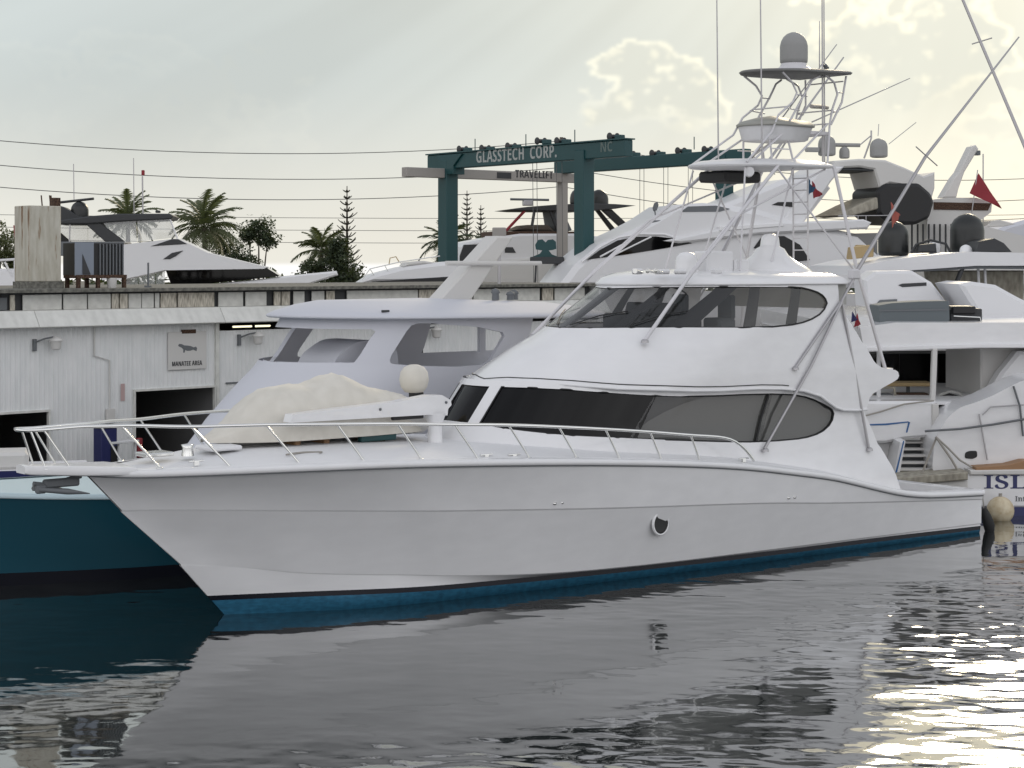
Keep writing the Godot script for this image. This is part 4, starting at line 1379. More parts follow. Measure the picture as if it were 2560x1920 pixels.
func palm(called: String, label: String, at: Vector3, tall: float, long: float, count: int, seed_: int, m: Material) -> void:
	var r := RandomNumberGenerator.new()
	r.seed = seed_
	var t := thing(called, label, "tree", at, 0.0, "palms behind the boatyard")
	var g := Geo.new()
	g.tube([Vector3.ZERO, Vector3(0.15, tall * 0.4, 0.1), Vector3(0.1, tall, 0)], [0.24, 0.17, 0.13], 8)
	part("trunk", g, mats["bark"], t)
	var shapes := [frond_mesh(long, seed_).mesh(), frond_mesh(long * 0.9, seed_ + 1).mesh(), frond_mesh(long * 1.1, seed_ + 2).mesh()]
	for k in count:
		var o := part("frond", shapes[k % 3], m, t)
		var up := lerpf(1.35, -0.75, pow(float(k) / count, 0.9)) + r.randf_range(-0.12, 0.12)
		o.transform = Transform3D(Basis(Vector3.UP, k * 2.39996 + r.randf_range(-0.3, 0.3)) * Basis(Vector3.BACK, up) * Basis(Vector3.RIGHT, r.randf_range(-0.4, 0.4)), Vector3(0.1, tall, 0))

func bushy(called: String, label: String, at: Vector3, blobs: Array, leaf: float, per: int, seed_: int, m: Material, group := "") -> void:
	# a crown of loose leaf sprays spread through a few uneven clumps, on a forked stem
	var r := RandomNumberGenerator.new()
	r.seed = seed_
	var t := thing(called, label, "tree", at, 0.0, group)
	var st := Geo.new()
	for b in blobs:
		st.tube([Vector3.ZERO, Vector3(b[0] * 0.3, b[1] * 0.5, b[2] * 0.3), Vector3(b[0], b[1], b[2])], [0.14, 0.09, 0.03], 6)
	part("trunk", st, mats["bark"], t)
	var g := Geo.new()
	for b in blobs:
		for k in per:
			var d := Vector3(r.randfn(), r.randfn(), r.randfn()).normalized() * pow(r.randf(), 0.45)
			var lump := 1.0 + 0.3 * sin(d.x * 7.0 + seed_) * sin(d.y * 6.0) + 0.2 * sin(d.z * 9.0)
			var p := Vector3(b[0], b[1], b[2]) + d * Vector3(b[3], b[4], b[3]) * lump
			var q := Basis.from_euler(Vector3(r.randf() * TAU, r.randf() * TAU, r.randf() * TAU))
			var s := leaf * r.randf_range(0.6, 1.3)
			g.tri(p, p + q * Vector3(s, s * 0.35, 0), p + q * Vector3(s * 0.9, -s * 0.3, s * 0.2))
			g.tri(p, p + q * Vector3(-s * 0.5, s * 0.8, 0.1 * s), p + q * Vector3(s * 0.1, s, 0))
	part("crown", g, m, t)

func norfolk(called: String, label: String, at: Vector3, tall: float, wide: float, seed_: int, m: Material) -> void:
	# tiers of upswept branches round a straight stem, getting shorter to the top
	var r := RandomNumberGenerator.new()
	r.seed = seed_
	var t := thing(called, label, "tree", at, 0.0, "norfolk pines behind the boatyard")
	var g := Geo.new()
	g.tube([Vector3.ZERO, Vector3(0, tall, 0)], [0.22, 0.03], 7)
	part("trunk", g, mats["bark"], t)
	var c := Geo.new()
	var tiers := int(tall / 0.42)
	for i in tiers:
		var f := float(i) / tiers
		if f < 0.22:
			continue
		var y := tall * f
		var l := wide * pow(1.0 - f, 0.62) * r.randf_range(0.85, 1.1) + 0.1
		var turn := r.randf() * TAU
		for k in 7:
			var a := turn + TAU * k / 7.0 + r.randf_range(-0.35, 0.35)
			var d := Vector3(cos(a), 0, sin(a))
			var p := []
			var lift := r.randf_range(0.65, 1.15)
			for j in 5:
				var u := j / 4.0
				p.append(Vector3(0, y, 0) + d * l * u * lift + Vector3(0, l * (0.05 * u + 0.5 * u * u) * lift, 0))
			for j in 4:
				var w := 0.06 * (1.0 - 0.35 * j / 4.0)
				var s := Vector3(-d.z, 0, d.x)
				c.quad(p[j] + s * w, p[j] - s * w, p[j + 1] - s * w * 0.85, p[j + 1] + s * w * 0.85)
				c.quad(p[j] + Vector3(0, w * 1.3, 0), p[j] - Vector3(0, w * 0.4, 0), p[j + 1] - Vector3(0, w * 0.3, 0), p[j + 1] + Vector3(0, w * 1.2, 0))
	part("crown", c, m, t)

func build_trees() -> void:
	mat("bark", lin(0.09, 0.075, 0.06), 0.9)
	var g1 := mat("leaf_dark", lin(0.03, 0.045, 0.022), 0.7)
	var g2 := mat("leaf_palm", lin(0.085, 0.1, 0.05), 0.6)
	var g3 := mat("leaf_olive", lin(0.065, 0.075, 0.028), 0.7)
	var g4 := mat("leaf_pine", lin(0.085, 0.085, 0.065), 0.75)
	for m in [g1, g2, g3]:
		m.backlight_enabled = true
		m.backlight = Color(0.25, 0.28, 0.1)
	palm("coconut_palm", "palm with upright fronds behind the black hardtop of the left yard yacht", Vector3(-24.0, 1, -112.0), 8.7, 2.3, 26, 3, g2)
	palm("coconut_palm", "bushy palm just right of the left yard yacht's black hardtop", Vector3(-18.9, 1, -110.0), 8.2, 2.7, 38, 8, g2)
	palm("coconut_palm", "small palm beside the tall single norfolk pine", Vector3(-13.0, 1, -122.0), 6.9, 2.2, 28, 12, g2)
	palm("coconut_palm", "palm partly hidden by the left post of the boat hoist", Vector3(-5.2, 1, -140.0), 7.6, 2.6, 24, 19, g1)
	norfolk("norfolk_pine", "tall single norfolk pine left of the boat hoist", Vector3(-11.0, 1, -120.0), 11.2, 1.35, 5, g4)
	norfolk("norfolk_pine", "taller of two norfolk pines seen through the boat hoist", Vector3(-3.8, 1, -152.0), 12.2, 1.25, 6, g4)
	norfolk("norfolk_pine", "shorter of two norfolk pines seen through the boat hoist", Vector3(-2.65, 1, -153.0), 11.0, 1.3, 7, g4)
	bushy("shade_tree", "round crowned tree right of the bushy palm", Vector3(-16.6, 1, -118.0), [[0, 8.4, 0, 0.9, 0.7], [0.6, 7.6, 0.2, 0.8, 0.6], [-0.7, 7.9, 0, 0.6, 0.5]], 0.2, 500, 21, g1)
	bushy("shade_tree", "dark sloping tree mass between palm and round tree", Vector3(-18.2, 1, -115.0), [[-0.6, 7.4, 0, 1.0, 0.9], [0.4, 6.6, 0, 1.1, 0.8], [1.3, 5.9, 0, 0.9, 0.7], [-0.3, 5.6, 0.2, 1.3, 1.0]], 0.2, 500, 22, g1)
	bushy("shade_tree", "dark rounded tree under the tall norfolk pine", Vector3(-11.9, 1, -118.0), [[-1.0, 5.6, 0, 1.2, 0.9], [0.4, 6.2, 0, 1.1, 0.9], [1.2, 5.2, 0.2, 1.1, 1.0], [0.2, 4.8, 0, 1.6, 1.2], [0.5, 7.1, 0, 0.7, 0.7]], 0.22, 600, 23, g1)
	bushy("shade_tree", "olive green tree at the left edge behind the hall roof", Vector3(-32.0, 1, -112.0), [[0.2, 7.2, 0, 1.4, 1.3], [-1.0, 6.6, 0, 1.3, 1.2], [1.0, 6.2, 0, 0.9, 0.9]], 0.22, 600, 24, g3)
	bushy("shade_tree", "low dark shrub seen under the boat hoist", Vector3(-3.1, 1, -148.0), [[-0.9, 7.2, 0, 1.2, 0.9], [0.8, 7.3, 0, 1.0, 0.9], [0.0, 6.6, 0, 1.6, 1.0]], 0.22, 450, 25, g1)
	# a far belt of trees that closes the yard at the horizon
	var belt := Geo.new()
	var r := RandomNumberGenerator.new()
	r.seed = 5
	var nz := FastNoiseLite.new()
	nz.seed = 3
	nz.frequency = 0.05
	for k in 9000:
		var x := r.randf_range(-75.0, 90.0)
		var top := 5.6 + 1.3 * nz.get_noise_1d(x) + 0.7 * nz.get_noise_1d(x * 4.0)
		var p := Vector3(x, 1.0 + (top - 1.0) * pow(r.randf(), 0.6), -190.0 + r.randf_range(-6.0, 6.0))
		var q := Basis.from_euler(Vector3(r.randf() * TAU, r.randf() * TAU, r.randf() * TAU))
		belt.tri(p, p + q * Vector3(0.9, 0.3, 0), p + q * Vector3(0.7, -0.4, 0.2))
	var o := part("tree_belt", belt, g1, self)
	o.set_meta("kind", "stuff")
	o.set_meta("label", "low dark belt of trees along the horizon")
	o.set_meta("category", "trees")

# ---- power lines ------------------------------------------------------------------------------------
func build_power_lines() -> void:
	var poles := [Vector3(-42.0, 1, -120.0), Vector3(3.9, 1, -142.0), Vector3(62.0, 1, -155.0)]
	var names := ["wooden power pole beyond the left edge", "wooden power pole behind the boat hoist", "wooden power pole beyond the right edge"]
	var tops := [[16.0, 14.4, 12.9], [16.7, 14.6, 13.1], [16.2, 14.6, 13.0]]
	for k in 3:
		var t := thing("power_pole", names[k], "pole", poles[k], 0.0, "power poles")
		tubes("shaft", [v3([[0, 0, 0], [0, tops[k][0] - 0.7, 0]])], 0.16, mats["bark"], t)
		for j in 3:
			boxed("insulator", Vector3(0, tops[k][j] - 1.15, 0.2), Vector3(0.12, 0.3, 0.3), mats["mid_grey"], t)
	var which := ["topmost", "second", "third"]
	for j in 3:
		for k in 2:
			var a: Vector3 = poles[k] + Vector3(0, tops[k][j] - 1.0, 0.3)
			var b: Vector3 = poles[k + 1] + Vector3(0, tops[k + 1][j] - 1.0, 0.3)
			var p := []
			for i in 25:
				var t := i / 24.0
				p.append(a.lerp(b, t) - Vector3(0, (2.4 if k == 0 else 4.6) * 4.0 * t * (1.0 - t) * 0.55, 0))
			var g := Geo.new()
			g.tube(p, 0.028, 4)
			single("power_wire", g, mats["wire"], "%s power wire from the hoist pole to the %s" % [which[j], "left" if k == 0 else "right"], "wire", Vector3.ZERO, 0.0, "power wires")
	for j in 3:
		var g := Geo.new()
		var p := []
		for i in 13:
			var t := i / 12.0
			p.append(Vector3(-75.0 + 150.0 * t, 12.4 - j * 1.25 - 2.0 * 4.0 * t * (1.0 - t) * 0.4, -182.0))
		g.tube(p, 0.026, 4)
		single("power_wire", g, mats["wire"], "%s of three faint far wires low over the trees" % ["highest", "middle", "lowest"][j], "wire", Vector3.ZERO, 0.0, "power wires")

# ---- the boat hoist -----------------------------------------------------------------------------------
func build_travel_lift() -> void:
	var t := thing("boat_hoist", "dark green travelling boat hoist with GLASSTECH CORP. on its beam", "hoist", Vector3(-3.13, 1.0, -88.0), deg_to_rad(-51.8))
	var gr: Material = mats["lift_green"]
	var gy: Material = mats["lift_grey"]
	var zb := -7.28
	for q in [[0.0, 0.0, gr, 0.72], [10.24, 0.0, gr, 0.66], [0.0, zb, gy, 0.42], [11.7, zb, gr, 0.62]]:
		boxed("leg", Vector3(q[0], 5.6, q[1]), Vector3(q[3], 10.9, q[3]), q[2], t, 0.03)
		for sx in [-0.9, 0.9]:
			var w := Geo.new()
			w.lathe([[0.0, -0.22], [0.6, -0.22], [0.72, -0.15], [0.72, 0.15], [0.6, 0.22], [0.0, 0.22]], Vector3(q[0] + sx, 0.72, q[1]), 18, Basis(Vector3.RIGHT, PI / 2.0))
			part("wheel", w, mats["rubber"], t)
	# side beams with their winches, cross beam at the near end
	boxed("side_beam", Vector3(5.9, 11.0, 0), Vector3(14.6, 0.72, 0.5), gr, t, 0.03)
	boxed("side_beam", Vector3(6.4, 10.95, zb), Vector3(13.6, 0.62, 0.5), gr, t, 0.03)
	boxed("cross_beam", Vector3(0.0, 10.42, -3.2), Vector3(0.45, 0.46, 11.6), gy, t, 0.02)
	boxed("cap_flange", Vector3(5.9, 11.4, 0), Vector3(14.7, 0.06, 0.66), gr, t)
	var a := Geo.new()
	a.extrude(v2([[-0.45, 10.35], [0.9, 10.35], [0.9, 10.75], [1.6, 11.3], [-0.45, 11.3]]), -0.35, 0.35, 0.02)
	part("corner_gusset", a, gr, t)
	for q in [[1.2, 11.55, 0.0], [3.0, 11.5, 0.0], [5.0, 11.5, 0.0], [7.2, 11.62, 0.0], [8.6, 11.55, 0.0], [12.2, 11.55, 0.0], [3.6, 11.35, zb], [5.2, 11.4, zb], [7.0, 11.35, zb], [8.8, 11.38, zb], [10.6, 11.35, zb]]:
		var w := Geo.new()
		w.lathe([[0.0, -0.24], [0.17, -0.24], [0.17, -0.2], [0.1, -0.18], [0.1, 0.18], [0.17, 0.2], [0.17, 0.24], [0.0, 0.24]], Vector3(q[0], q[1], q[2]), 12, Basis(Vector3.RIGHT, PI / 2.0))
		part("winch_drum", w, mats["dark_grey"], t)
		boxed("winch_motor", Vector3(q[0] + 0.42, q[1] - 0.06, q[2]), Vector3(0.4, 0.22, 0.3), gr, t, 0.03)
	for q in [[2.2, 0.0], [6.1, 0.0], [9.6, 0.0], [4.3, zb], [9.7, zb]]:
		tubes("rail_post", [v3([[q[0], 11.4, q[1]], [q[0], 12.0, q[1]]])], 0.025, gr, t)
	# sling ropes and hook blocks
	for q in [[6.6, 0.0], [6.9, 0.0], [8.3, 0.0], [8.7, 0.0], [5.9, zb], [6.2, zb], [7.6, zb], [7.9, zb], [9.3, zb], [9.6, zb]]:
		tubes("hoist_rope", [v3([[q[0], 10.7, q[1]], [q[0] + 0.1, 3.5, q[1] - 0.1 * signf(q[1])]])], 0.018, mats["wire"], t, 4)
	lettering("lettering", "GLASSTECH  CORP.", 0.78, mat("sign_white", lin(0.36, 0.38, 0.37), 0.6), t, Vector3(2.6, 10.62, 0.256), Basis.IDENTITY.scaled(Vector3(0.88, 1.0, 1.0)))
	lettering("lettering", "NC", 0.6, mat("sign_faint", lin(0.12, 0.16, 0.15), 0.6), t, Vector3(11.6, 10.74, 0.256), Basis.IDENTITY)
	lettering("lettering", "TRAVELIFT", 0.52, mats["dark_grey"], t, Vector3(0.232, 10.22, -4.0), Basis(Vector3.UP, PI / 2.0).scaled(Vector3(1.0, 1.0, 0.95)))
	boxed("emblem", Vector3(0.235, 10.42, -3.3), Vector3(0.02, 0.3, 0.9), mats["dark_grey"], t)

# ---- other yachts: outlines in metres, pulled across the boat ------------------------------------------
func slab(called: String, p: Array, z0: float, z1: float, m: String, parent: Node, ch := 0.06, rnd := 0.0) -> MeshInstance3D:
	var g := Geo.new()
	var q := v2(p)
	if rnd > 0.0:
		q = rounded(q, rnd)
	g.extrude(q, z0, z1, ch)
	return part(called, g, mats[m], parent)

func dome(called: String, at: Vector3, r: float, tall: float, m: Material, parent: Node) -> MeshInstance3D:
	var g := Geo.new()
	var b := maxf(tall - r, 0.05)
	g.lathe([[r * 0.75, 0.0], [r * 0.96, 0.04], [r, 0.12 * tall], [r, b], [r * 0.93, b + r * 0.36], [r * 0.76, b + r * 0.65], [r * 0.5, b + r * 0.86], [r * 0.2, b + r * 0.98], [0.0, b + r]], at, 20)
	return part(called, g, m, parent)

func cradle(parent: Node, x0: float, x1: float, low: float, half: float) -> void:
	# yard stands that carry a hull ashore
	for x in [x0, (x0 + x1) / 2.0, x1]:
		boxed("keel_block", Vector3(x, (1.0 + low) / 2.0, 0), Vector3(0.5, low - 1.0, 0.6), mats["bark"], parent)
		for sg in [-1.0, 1.0]:
			tubes("jack_stand", [v3([[x, 1.0, sg * (half + 0.5)], [x, low + 0.7, sg * half * 0.8]])], 0.06, mats["rusty"], parent)

func land_hull(parent: Node, x0: float, x1: float, deck: float, half: float, m: String, bow_left := true) -> void:
	# a hull ashore: pointed at the bow, square at the stern, keel well above the ground
	var lines := []
	var len_ := x1 - x0
	for e in [[0.0, deck, 1.0], [0.05, deck * 0.66 + 0.9, 0.9], [0.12, deck * 0.3 + 1.6, 0.72], [0.2, 2.1, 0.05]]:
		var row := PackedVector3Array()
		for k in 17:
			var t := k / 16.0
			var x: float = lerpf(e[0] * 0.6, 1.0, t)
			var w: float = half * e[2] * pow(clampf(t * 1.9, 0.0, 1.0), 0.6)
			row.append(Vector3((x0 + len_ * x) if bow_left else (x1 - len_ * x), e[1] + (0.5 * pow(1.0 - t, 2.0) if e[0] < 0.1 else 0.0), maxf(w, 0.02)))
		lines.append(row)
	var g := Geo.new()
	g.grid(lines)
	var r2 := []
	for r in lines:
		r2.append(flip(r))
	g.grid(r2)
	g.grid([lines[0], r2[0]])
	for i in 3:
		var a: Vector3 = lines[i][16]
		var b: Vector3 = lines[i + 1][16]
		g.quad(a, b, Vector3(b.x, b.y, -b.z), Vector3(a.x, a.y, -a.z))
	part("hull", g, mats[m], parent)

func build_yard_yachts() -> void:
	var ya := thing("flybridge_yacht", "white flybridge yacht with black hardtop and clear curtains behind the hall roof", "yacht", Vector3(-16.00, 0, -76.00), deg_to_rad(6.0), "yachts ashore in the yard")
	slab("deckhouse", [[-1.08, 7.63], [-0.35, 7.79], [1.97, 8.06], [2.41, 7.86], [3.23, 7.46], [4.55, 7.13], [5.67, 6.87], [5.53, 6.80], [1.43, 6.74], [-0.35, 6.34], [-1.08, 6.34]], -1.70, 1.70, "white_paint", ya, 0.06, 0.00)
	slab("saloon_window", [[1.50, 6.74], [3.56, 6.78], [5.67, 6.82], [6.19, 6.50], [5.09, 6.37], [3.64, 6.24], [2.05, 5.97], [1.76, 6.04]], -1.66, 1.66, "tint_glass", ya, 0.02, 0.00)
	slab("fly_screen", [[0.88, 7.73], [1.76, 8.03], [2.01, 8.03], [2.38, 7.83], [1.28, 7.76]], -1.72, 1.74, "dark_grey", ya, 0.02, 0.00)
	slab("side_window", [[1.40, 7.20], [1.76, 7.46], [2.22, 7.56], [1.93, 7.33], [1.68, 7.20]], 1.60, 1.73, "dark_grey", ya, 0.00, 0.00)
	slab("foredeck", [[1.97, 5.94], [3.64, 6.19], [5.20, 6.33], [6.19, 6.47], [8.55, 6.70], [8.60, 6.53], [7.52, 6.20], [6.19, 5.75], [2.00, 5.76]], -1.60, 1.60, "white_paint", ya, 0.06, 0.00)
	boxed("curtain_panel", Vector3(0.01, 6.65, 1.48), Vector3(0.70, 1.36, 0.05), mats["clear_vinyl"], ya, 0.00)
	boxed("curtain_panel", Vector3(0.72, 6.65, 1.48), Vector3(0.67, 1.36, 0.05), mats["clear_vinyl"], ya, 0.00)
	boxed("curtain_panel", Vector3(1.27, 6.57, 1.48), Vector3(0.36, 1.19, 0.05), mats["clear_vinyl"], ya, 0.00)
	slab("clear_screen", [[-1.07, 8.72], [0.27, 8.79], [0.30, 7.90], [-0.38, 7.86], [-0.79, 8.32]], 1.40, 1.45, "clear_vinyl", ya, 0.00, 0.00)
	slab("clear_screen", [[0.32, 8.79], [1.64, 8.89], [1.90, 8.10], [0.35, 7.93]], 1.40, 1.45, "clear_vinyl", ya, 0.00, 0.00)
	slab("far_screen", [[-3.22, 8.71], [-1.40, 8.79], [-0.70, 7.93], [-3.22, 7.82]], -1.45, -1.40, "clear_vinyl", ya, 0.00, 0.00)
	slab("hardtop", [[-2.99, 8.78], [-1.58, 8.98], [-0.37, 9.08], [1.65, 9.09], [1.80, 8.99], [1.72, 8.86], [-0.37, 8.75], [-1.66, 8.65], [-2.99, 8.65]], -1.60, 1.60, "dark_grey", ya, 0.05, 0.00)
	slab("hardtop_support", [[-1.81, 8.68], [-1.19, 8.72], [-0.18, 7.93], [-0.99, 7.93]], 1.30, 1.50, "dark_grey", ya, 0.03, 0.00)
	slab("hardtop_support", [[-3.37, 8.40], [-3.17, 8.33], [-2.60, 7.82], [-3.37, 7.82]], -1.50, -1.30, "black", ya, 0.03, 0.00)
	tubes("frame_tube", [v3([[1.65, 8.89, 1.50], [1.97, 8.06, 1.50]])], 0.040, mats["white_paint"], ya)
	tubes("frame_tube", [v3([[-2.41, 8.62, 1.45], [-2.44, 7.79, 1.45]])], 0.030, mats["alloy"], ya)
	boxed("coaming", Vector3(-1.51, 7.63, -0.03), Vector3(2.59, 0.59, 3.05), mats["mid_grey"], ya, 0.03)
	dome("radar_dome", Vector3(-2.17, 8.88, 0.30), 0.37, 0.75, mats["dome_black"], ya)
	tubes("radar_bar", [v3([[-3.27, 9.56, 0.00], [-1.56, 9.73, 0.60]])], 0.060, mats["dark_grey"], ya)
	slab("radar_arch", [[-3.09, 9.47], [-2.76, 9.37], [-2.17, 9.00], [-1.70, 8.92], [-1.78, 8.74], [-3.09, 8.73]], -0.50, 0.70, "dark_grey", ya, 0.04, 0.00)
	boxed("searchlight", Vector3(1.07, 9.20, 0.35), Vector3(0.20, 0.10, 0.30), mats["dark_grey"], ya, 0.02)
	tubes("antenna", [v3([[0.36, 9.14, -0.50], [0.34, 10.74, -0.50]])], 0.035, mats["alloy"], ya)
	tubes("antenna", [v3([[-2.51, 9.71, -0.50], [-2.53, 11.24, -0.50]])], 0.020, mats["alloy"], ya)
	tubes("antenna", [v3([[-0.01, 9.14, -0.50], [-0.03, 11.50, -0.50]])], 0.020, mats["alloy"], ya)
	boxed("antenna_tip", Vector3(0.37, 10.88, -0.48), Vector3(0.13, 0.22, 0.15), mats["red_cloth"], ya, 0.02)
	land_hull(ya, -6.5, 9.5, 5.6, 2.1, "white_paint", false)
	cradle(ya, -4.0, 5.0, 2.6, 2.0)
	var yz := thing("yard_skiff", "small white boat with pipe frame top at the far left behind the roof", "boat", Vector3(-22.50, 0, -78.00), deg_to_rad(10.0), "yachts ashore in the yard")
	tubes("frame_tube", [v3([[0.10, 7.14, 1.20], [1.34, 7.22, 1.20]])], 0.060, mats["white_paint"], yz)
	tubes("frame_tube", [v3([[1.06, 7.14, 1.20], [1.06, 5.94, 1.20]])], 0.070, mats["white_paint"], yz)
	tubes("frame_tube", [v3([[0.62, 7.09, 1.20], [0.92, 6.49, 1.20]])], 0.050, mats["white_paint"], yz)
	tubes("frame_tube", [v3([[1.00, 8.66, 1.00], [1.14, 7.17, 1.00]])], 0.050, mats["red_cloth"], yz)
	boxed("cabin", Vector3(0.51, 6.30, 0.00), Vector3(1.49, 0.99, 2.40), mats["white_paint"], yz, 0.10)
	land_hull(yz, -5.0, 2.4, 5.0, 1.5, "white_paint", true)
	cradle(yz, -3.0, 1.5, 2.6, 1.4)
	var yb := thing("open_boat", "white open boat with thin bow rail just left of the boat hoist post", "boat", Vector3(-5.50, 0, -79.00), deg_to_rad(12.0), "yachts ashore in the yard")
	slab("bow", [[-1.26, 6.19], [-0.71, 6.55], [0.51, 6.86], [2.01, 7.05], [3.07, 7.14], [3.07, 6.30], [0.43, 6.20]], -1.10, 1.10, "white_paint", yb, 0.15, 0.00)
	slab("bow_stripe", [[-0.80, 6.24], [3.06, 6.48], [3.06, 6.27], [0.42, 6.17]], -1.08, 1.13, "black", yb, 0.02, 0.00)
	slab("spray_cover", [[0.67, 6.90], [0.81, 7.07], [1.51, 7.14], [2.04, 7.05]], -0.90, 0.90, "old_white", yb, 0.05, 0.00)
	tubes("bow_rail", [v3([[-1.22, 6.31, 1.00], [-0.87, 6.79, 1.00], [0.44, 7.09, 1.00], [2.20, 7.35, 1.00]])], 0.025, mats["stainless"], yb)
	tubes("stanchion", [v3([[-0.87, 6.79, 1.00], [-0.69, 6.52, 1.00]])], 0.020, mats["stainless"], yb)
	tubes("stanchion", [v3([[-0.22, 6.93, 1.00], [-0.08, 6.69, 1.00]])], 0.020, mats["stainless"], yb)
	tubes("stanchion", [v3([[0.44, 7.09, 1.00], [0.62, 6.86, 1.00]])], 0.020, mats["stainless"], yb)
	tubes("hoop", [v3([[0.07, 6.96, 0.20], [0.12, 7.26, 0.20], [0.38, 7.32, 0.20], [0.52, 7.09, 0.20]])], 0.025, mats["tan"], yb)
	land_hull(yb, -1.4, 6.0, 5.6, 1.25, "white_paint", true)
	cradle(yb, 0.8, 5.0, 2.6, 1.2)
	var yc := thing("flybridge_yacht", "white yacht with dark hardtop and two dark domes under the boat hoist", "yacht", Vector3(0.00, 0, -95.00), deg_to_rad(14.0), "yachts ashore in the yard")
	slab("deckhouse", [[-3.12, 7.86], [-2.85, 8.11], [-1.54, 8.36], [-0.05, 8.57], [2.97, 8.59], [5.59, 8.26], [5.59, 6.37], [-3.85, 6.39], [-3.33, 6.84]], -1.90, 1.90, "white_paint", yc, 0.12, 0.00)
	slab("side_window", [[-3.23, 7.41], [-3.02, 7.99], [-1.42, 8.03], [-1.12, 7.78], [-1.44, 7.41], [-3.23, 7.00]], 1.80, 1.93, "dark_grey", yc, 0.00, 0.00)
	slab("side_window", [[-0.86, 7.87], [-0.44, 7.87], [-0.27, 7.58], [-0.86, 7.58]], 1.80, 1.93, "dark_grey", yc, 0.00, 0.00)
	slab("lower_deck", [[-4.31, 6.39], [-3.27, 6.92], [-1.58, 7.21], [2.91, 7.42], [5.52, 7.42], [5.52, 5.74], [-4.31, 5.77]], -2.10, 2.10, "old_white", yc, 0.10, 0.00)
	boxed("fly_coaming", Vector3(0.97, 8.56, 0.03), Vector3(4.51, 0.27, 3.45), mats["rusty"], yc, 0.04)
	slab("hardtop", [[-0.63, 9.82], [0.48, 9.98], [2.21, 10.12], [3.95, 10.19], [5.27, 10.16], [6.38, 10.09], [5.27, 9.91], [3.52, 9.77], [0.05, 9.77]], -1.50, 1.50, "dark_grey", yc, 0.04, 0.00)
	tubes("hardtop_leg", [v3([[0.36, 9.77, 1.30], [-0.71, 8.66, 1.30]])], 0.080, mats["red_cloth"], yc)
	tubes("hardtop_leg", [v3([[0.88, 9.78, 1.30], [0.75, 8.98, 1.30]])], 0.080, mats["dark_grey"], yc)
	tubes("hardtop_leg", [v3([[1.72, 9.78, 1.30], [2.16, 8.68, 1.30]])], 0.080, mats["dark_grey"], yc)
	slab("hardtop_pylon", [[1.97, 9.79], [2.47, 9.79], [2.95, 8.79], [2.19, 8.47]], -1.20, 1.20, "mid_grey", yc, 0.04, 0.00)
	slab("hardtop_pylon", [[4.56, 9.85], [5.11, 9.89], [6.26, 8.86], [5.78, 8.78]], 1.00, 1.30, "black", yc, 0.04, 0.00)
	slab("hardtop_pylon", [[4.92, 9.91], [5.15, 9.92], [6.28, 8.62], [5.94, 8.62]], -1.30, -1.00, "black", yc, 0.04, 0.00)
	dome("radar_dome", Vector3(3.81, 10.16, -0.20), 0.56, 0.92, mats["dome_black"], yc)
	dome("radar_dome", Vector3(4.60, 10.06, 0.60), 0.51, 0.89, mats["dome_black"], yc)
	tubes("radar_bar", [v3([[-0.14, 10.41, 0.20], [1.96, 10.39, 0.20]])], 0.070, mats["mid_grey"], yc)
	boxed("radar_base", Vector3(0.81, 10.22, 0.20), Vector3(0.52, 0.29, 0.40), mats["alloy"], yc, 0.03)
	slab("fly_seat_cover", [[-0.13, 8.77], [0.51, 9.04], [1.59, 9.05], [2.02, 8.67]], -1.20, 1.40, "bark", yc, 0.10, 0.00)
	land_hull(yc, -3.6, 9.0, 6.0, 2.2, "white_paint", true)
	cradle(yc, -1.0, 7.0, 2.8, 2.2)
	var yk := thing("jet_ski_pair", "pair of dark teal covered seat backs on a yacht deck by the hoist post", "seat", Vector3(0.50, 0, -81.00), deg_to_rad(0.0))
	slab("seat_back", [[0.54, 7.86], [0.67, 8.08], [0.86, 8.11], [1.01, 7.97], [1.11, 8.08], [1.33, 8.11], [1.47, 8.00], [1.49, 7.68], [1.33, 7.63], [1.15, 7.61], [1.29, 7.43], [1.58, 7.32], [0.40, 7.32], [0.76, 7.47], [0.86, 7.61], [0.58, 7.65]], -0.25, 0.25, "lift_green", yk, 0.04, 0.00)
	boxed("seat_base", Vector3(1.07, 7.16, 0.00), Vector3(1.52, 0.32, 1.00), mats["dark_grey"], yk, 0.03)
	tubes("leg", [v3([[0.58, 7.00, 0.30], [0.49, 5.21, 0.30]])], 0.050, mats["dark_grey"], yk)
	tubes("leg", [v3([[1.56, 7.00, 0.30], [1.56, 5.21, 0.30]])], 0.050, mats["dark_grey"], yk)
	var yd := thing("express_yacht", "big white express yacht with swept dark side window behind the bridge roof", "yacht", Vector3(3.00, 0, -80.00), deg_to_rad(14.0), "yachts ashore in the yard")
	slab("cabin", [[-1.54, 5.96], [-0.74, 6.97], [0.35, 7.83], [1.99, 8.54], [2.90, 9.01], [3.83, 9.60], [5.13, 9.70], [6.48, 9.58], [7.76, 9.42], [9.67, 8.88], [12.57, 8.35], [13.74, 7.36], [13.74, 5.91]], -2.00, 2.00, "white_paint", yd, 0.25, 0.00)
	slab("side_window", [[-0.24, 7.19], [0.34, 7.61], [1.15, 8.03], [1.98, 8.19], [2.89, 8.21], [3.82, 8.11], [4.56, 7.91], [3.26, 7.68], [1.43, 7.40]], 1.90, 2.03, "tint_glass", yd, 0.00, 0.00)
	tubes("window_trim", [v3([[-0.47, 7.09, 2.02], [0.34, 7.73, 2.02], [1.16, 8.15, 2.02], [2.16, 8.31, 2.02], [3.27, 8.30, 2.02], [4.60, 7.95, 2.02]])], 0.050, mats["gelcoat"], yd)
	tubes("window_bar", [v3([[0.33, 7.31, 2.05], [1.88, 8.12, 2.05]])], 0.045, mats["gelcoat"], yd)
	tubes("window_bar", [v3([[0.88, 7.35, 2.05], [2.67, 8.19, 2.05]])], 0.040, mats["gelcoat"], yd)
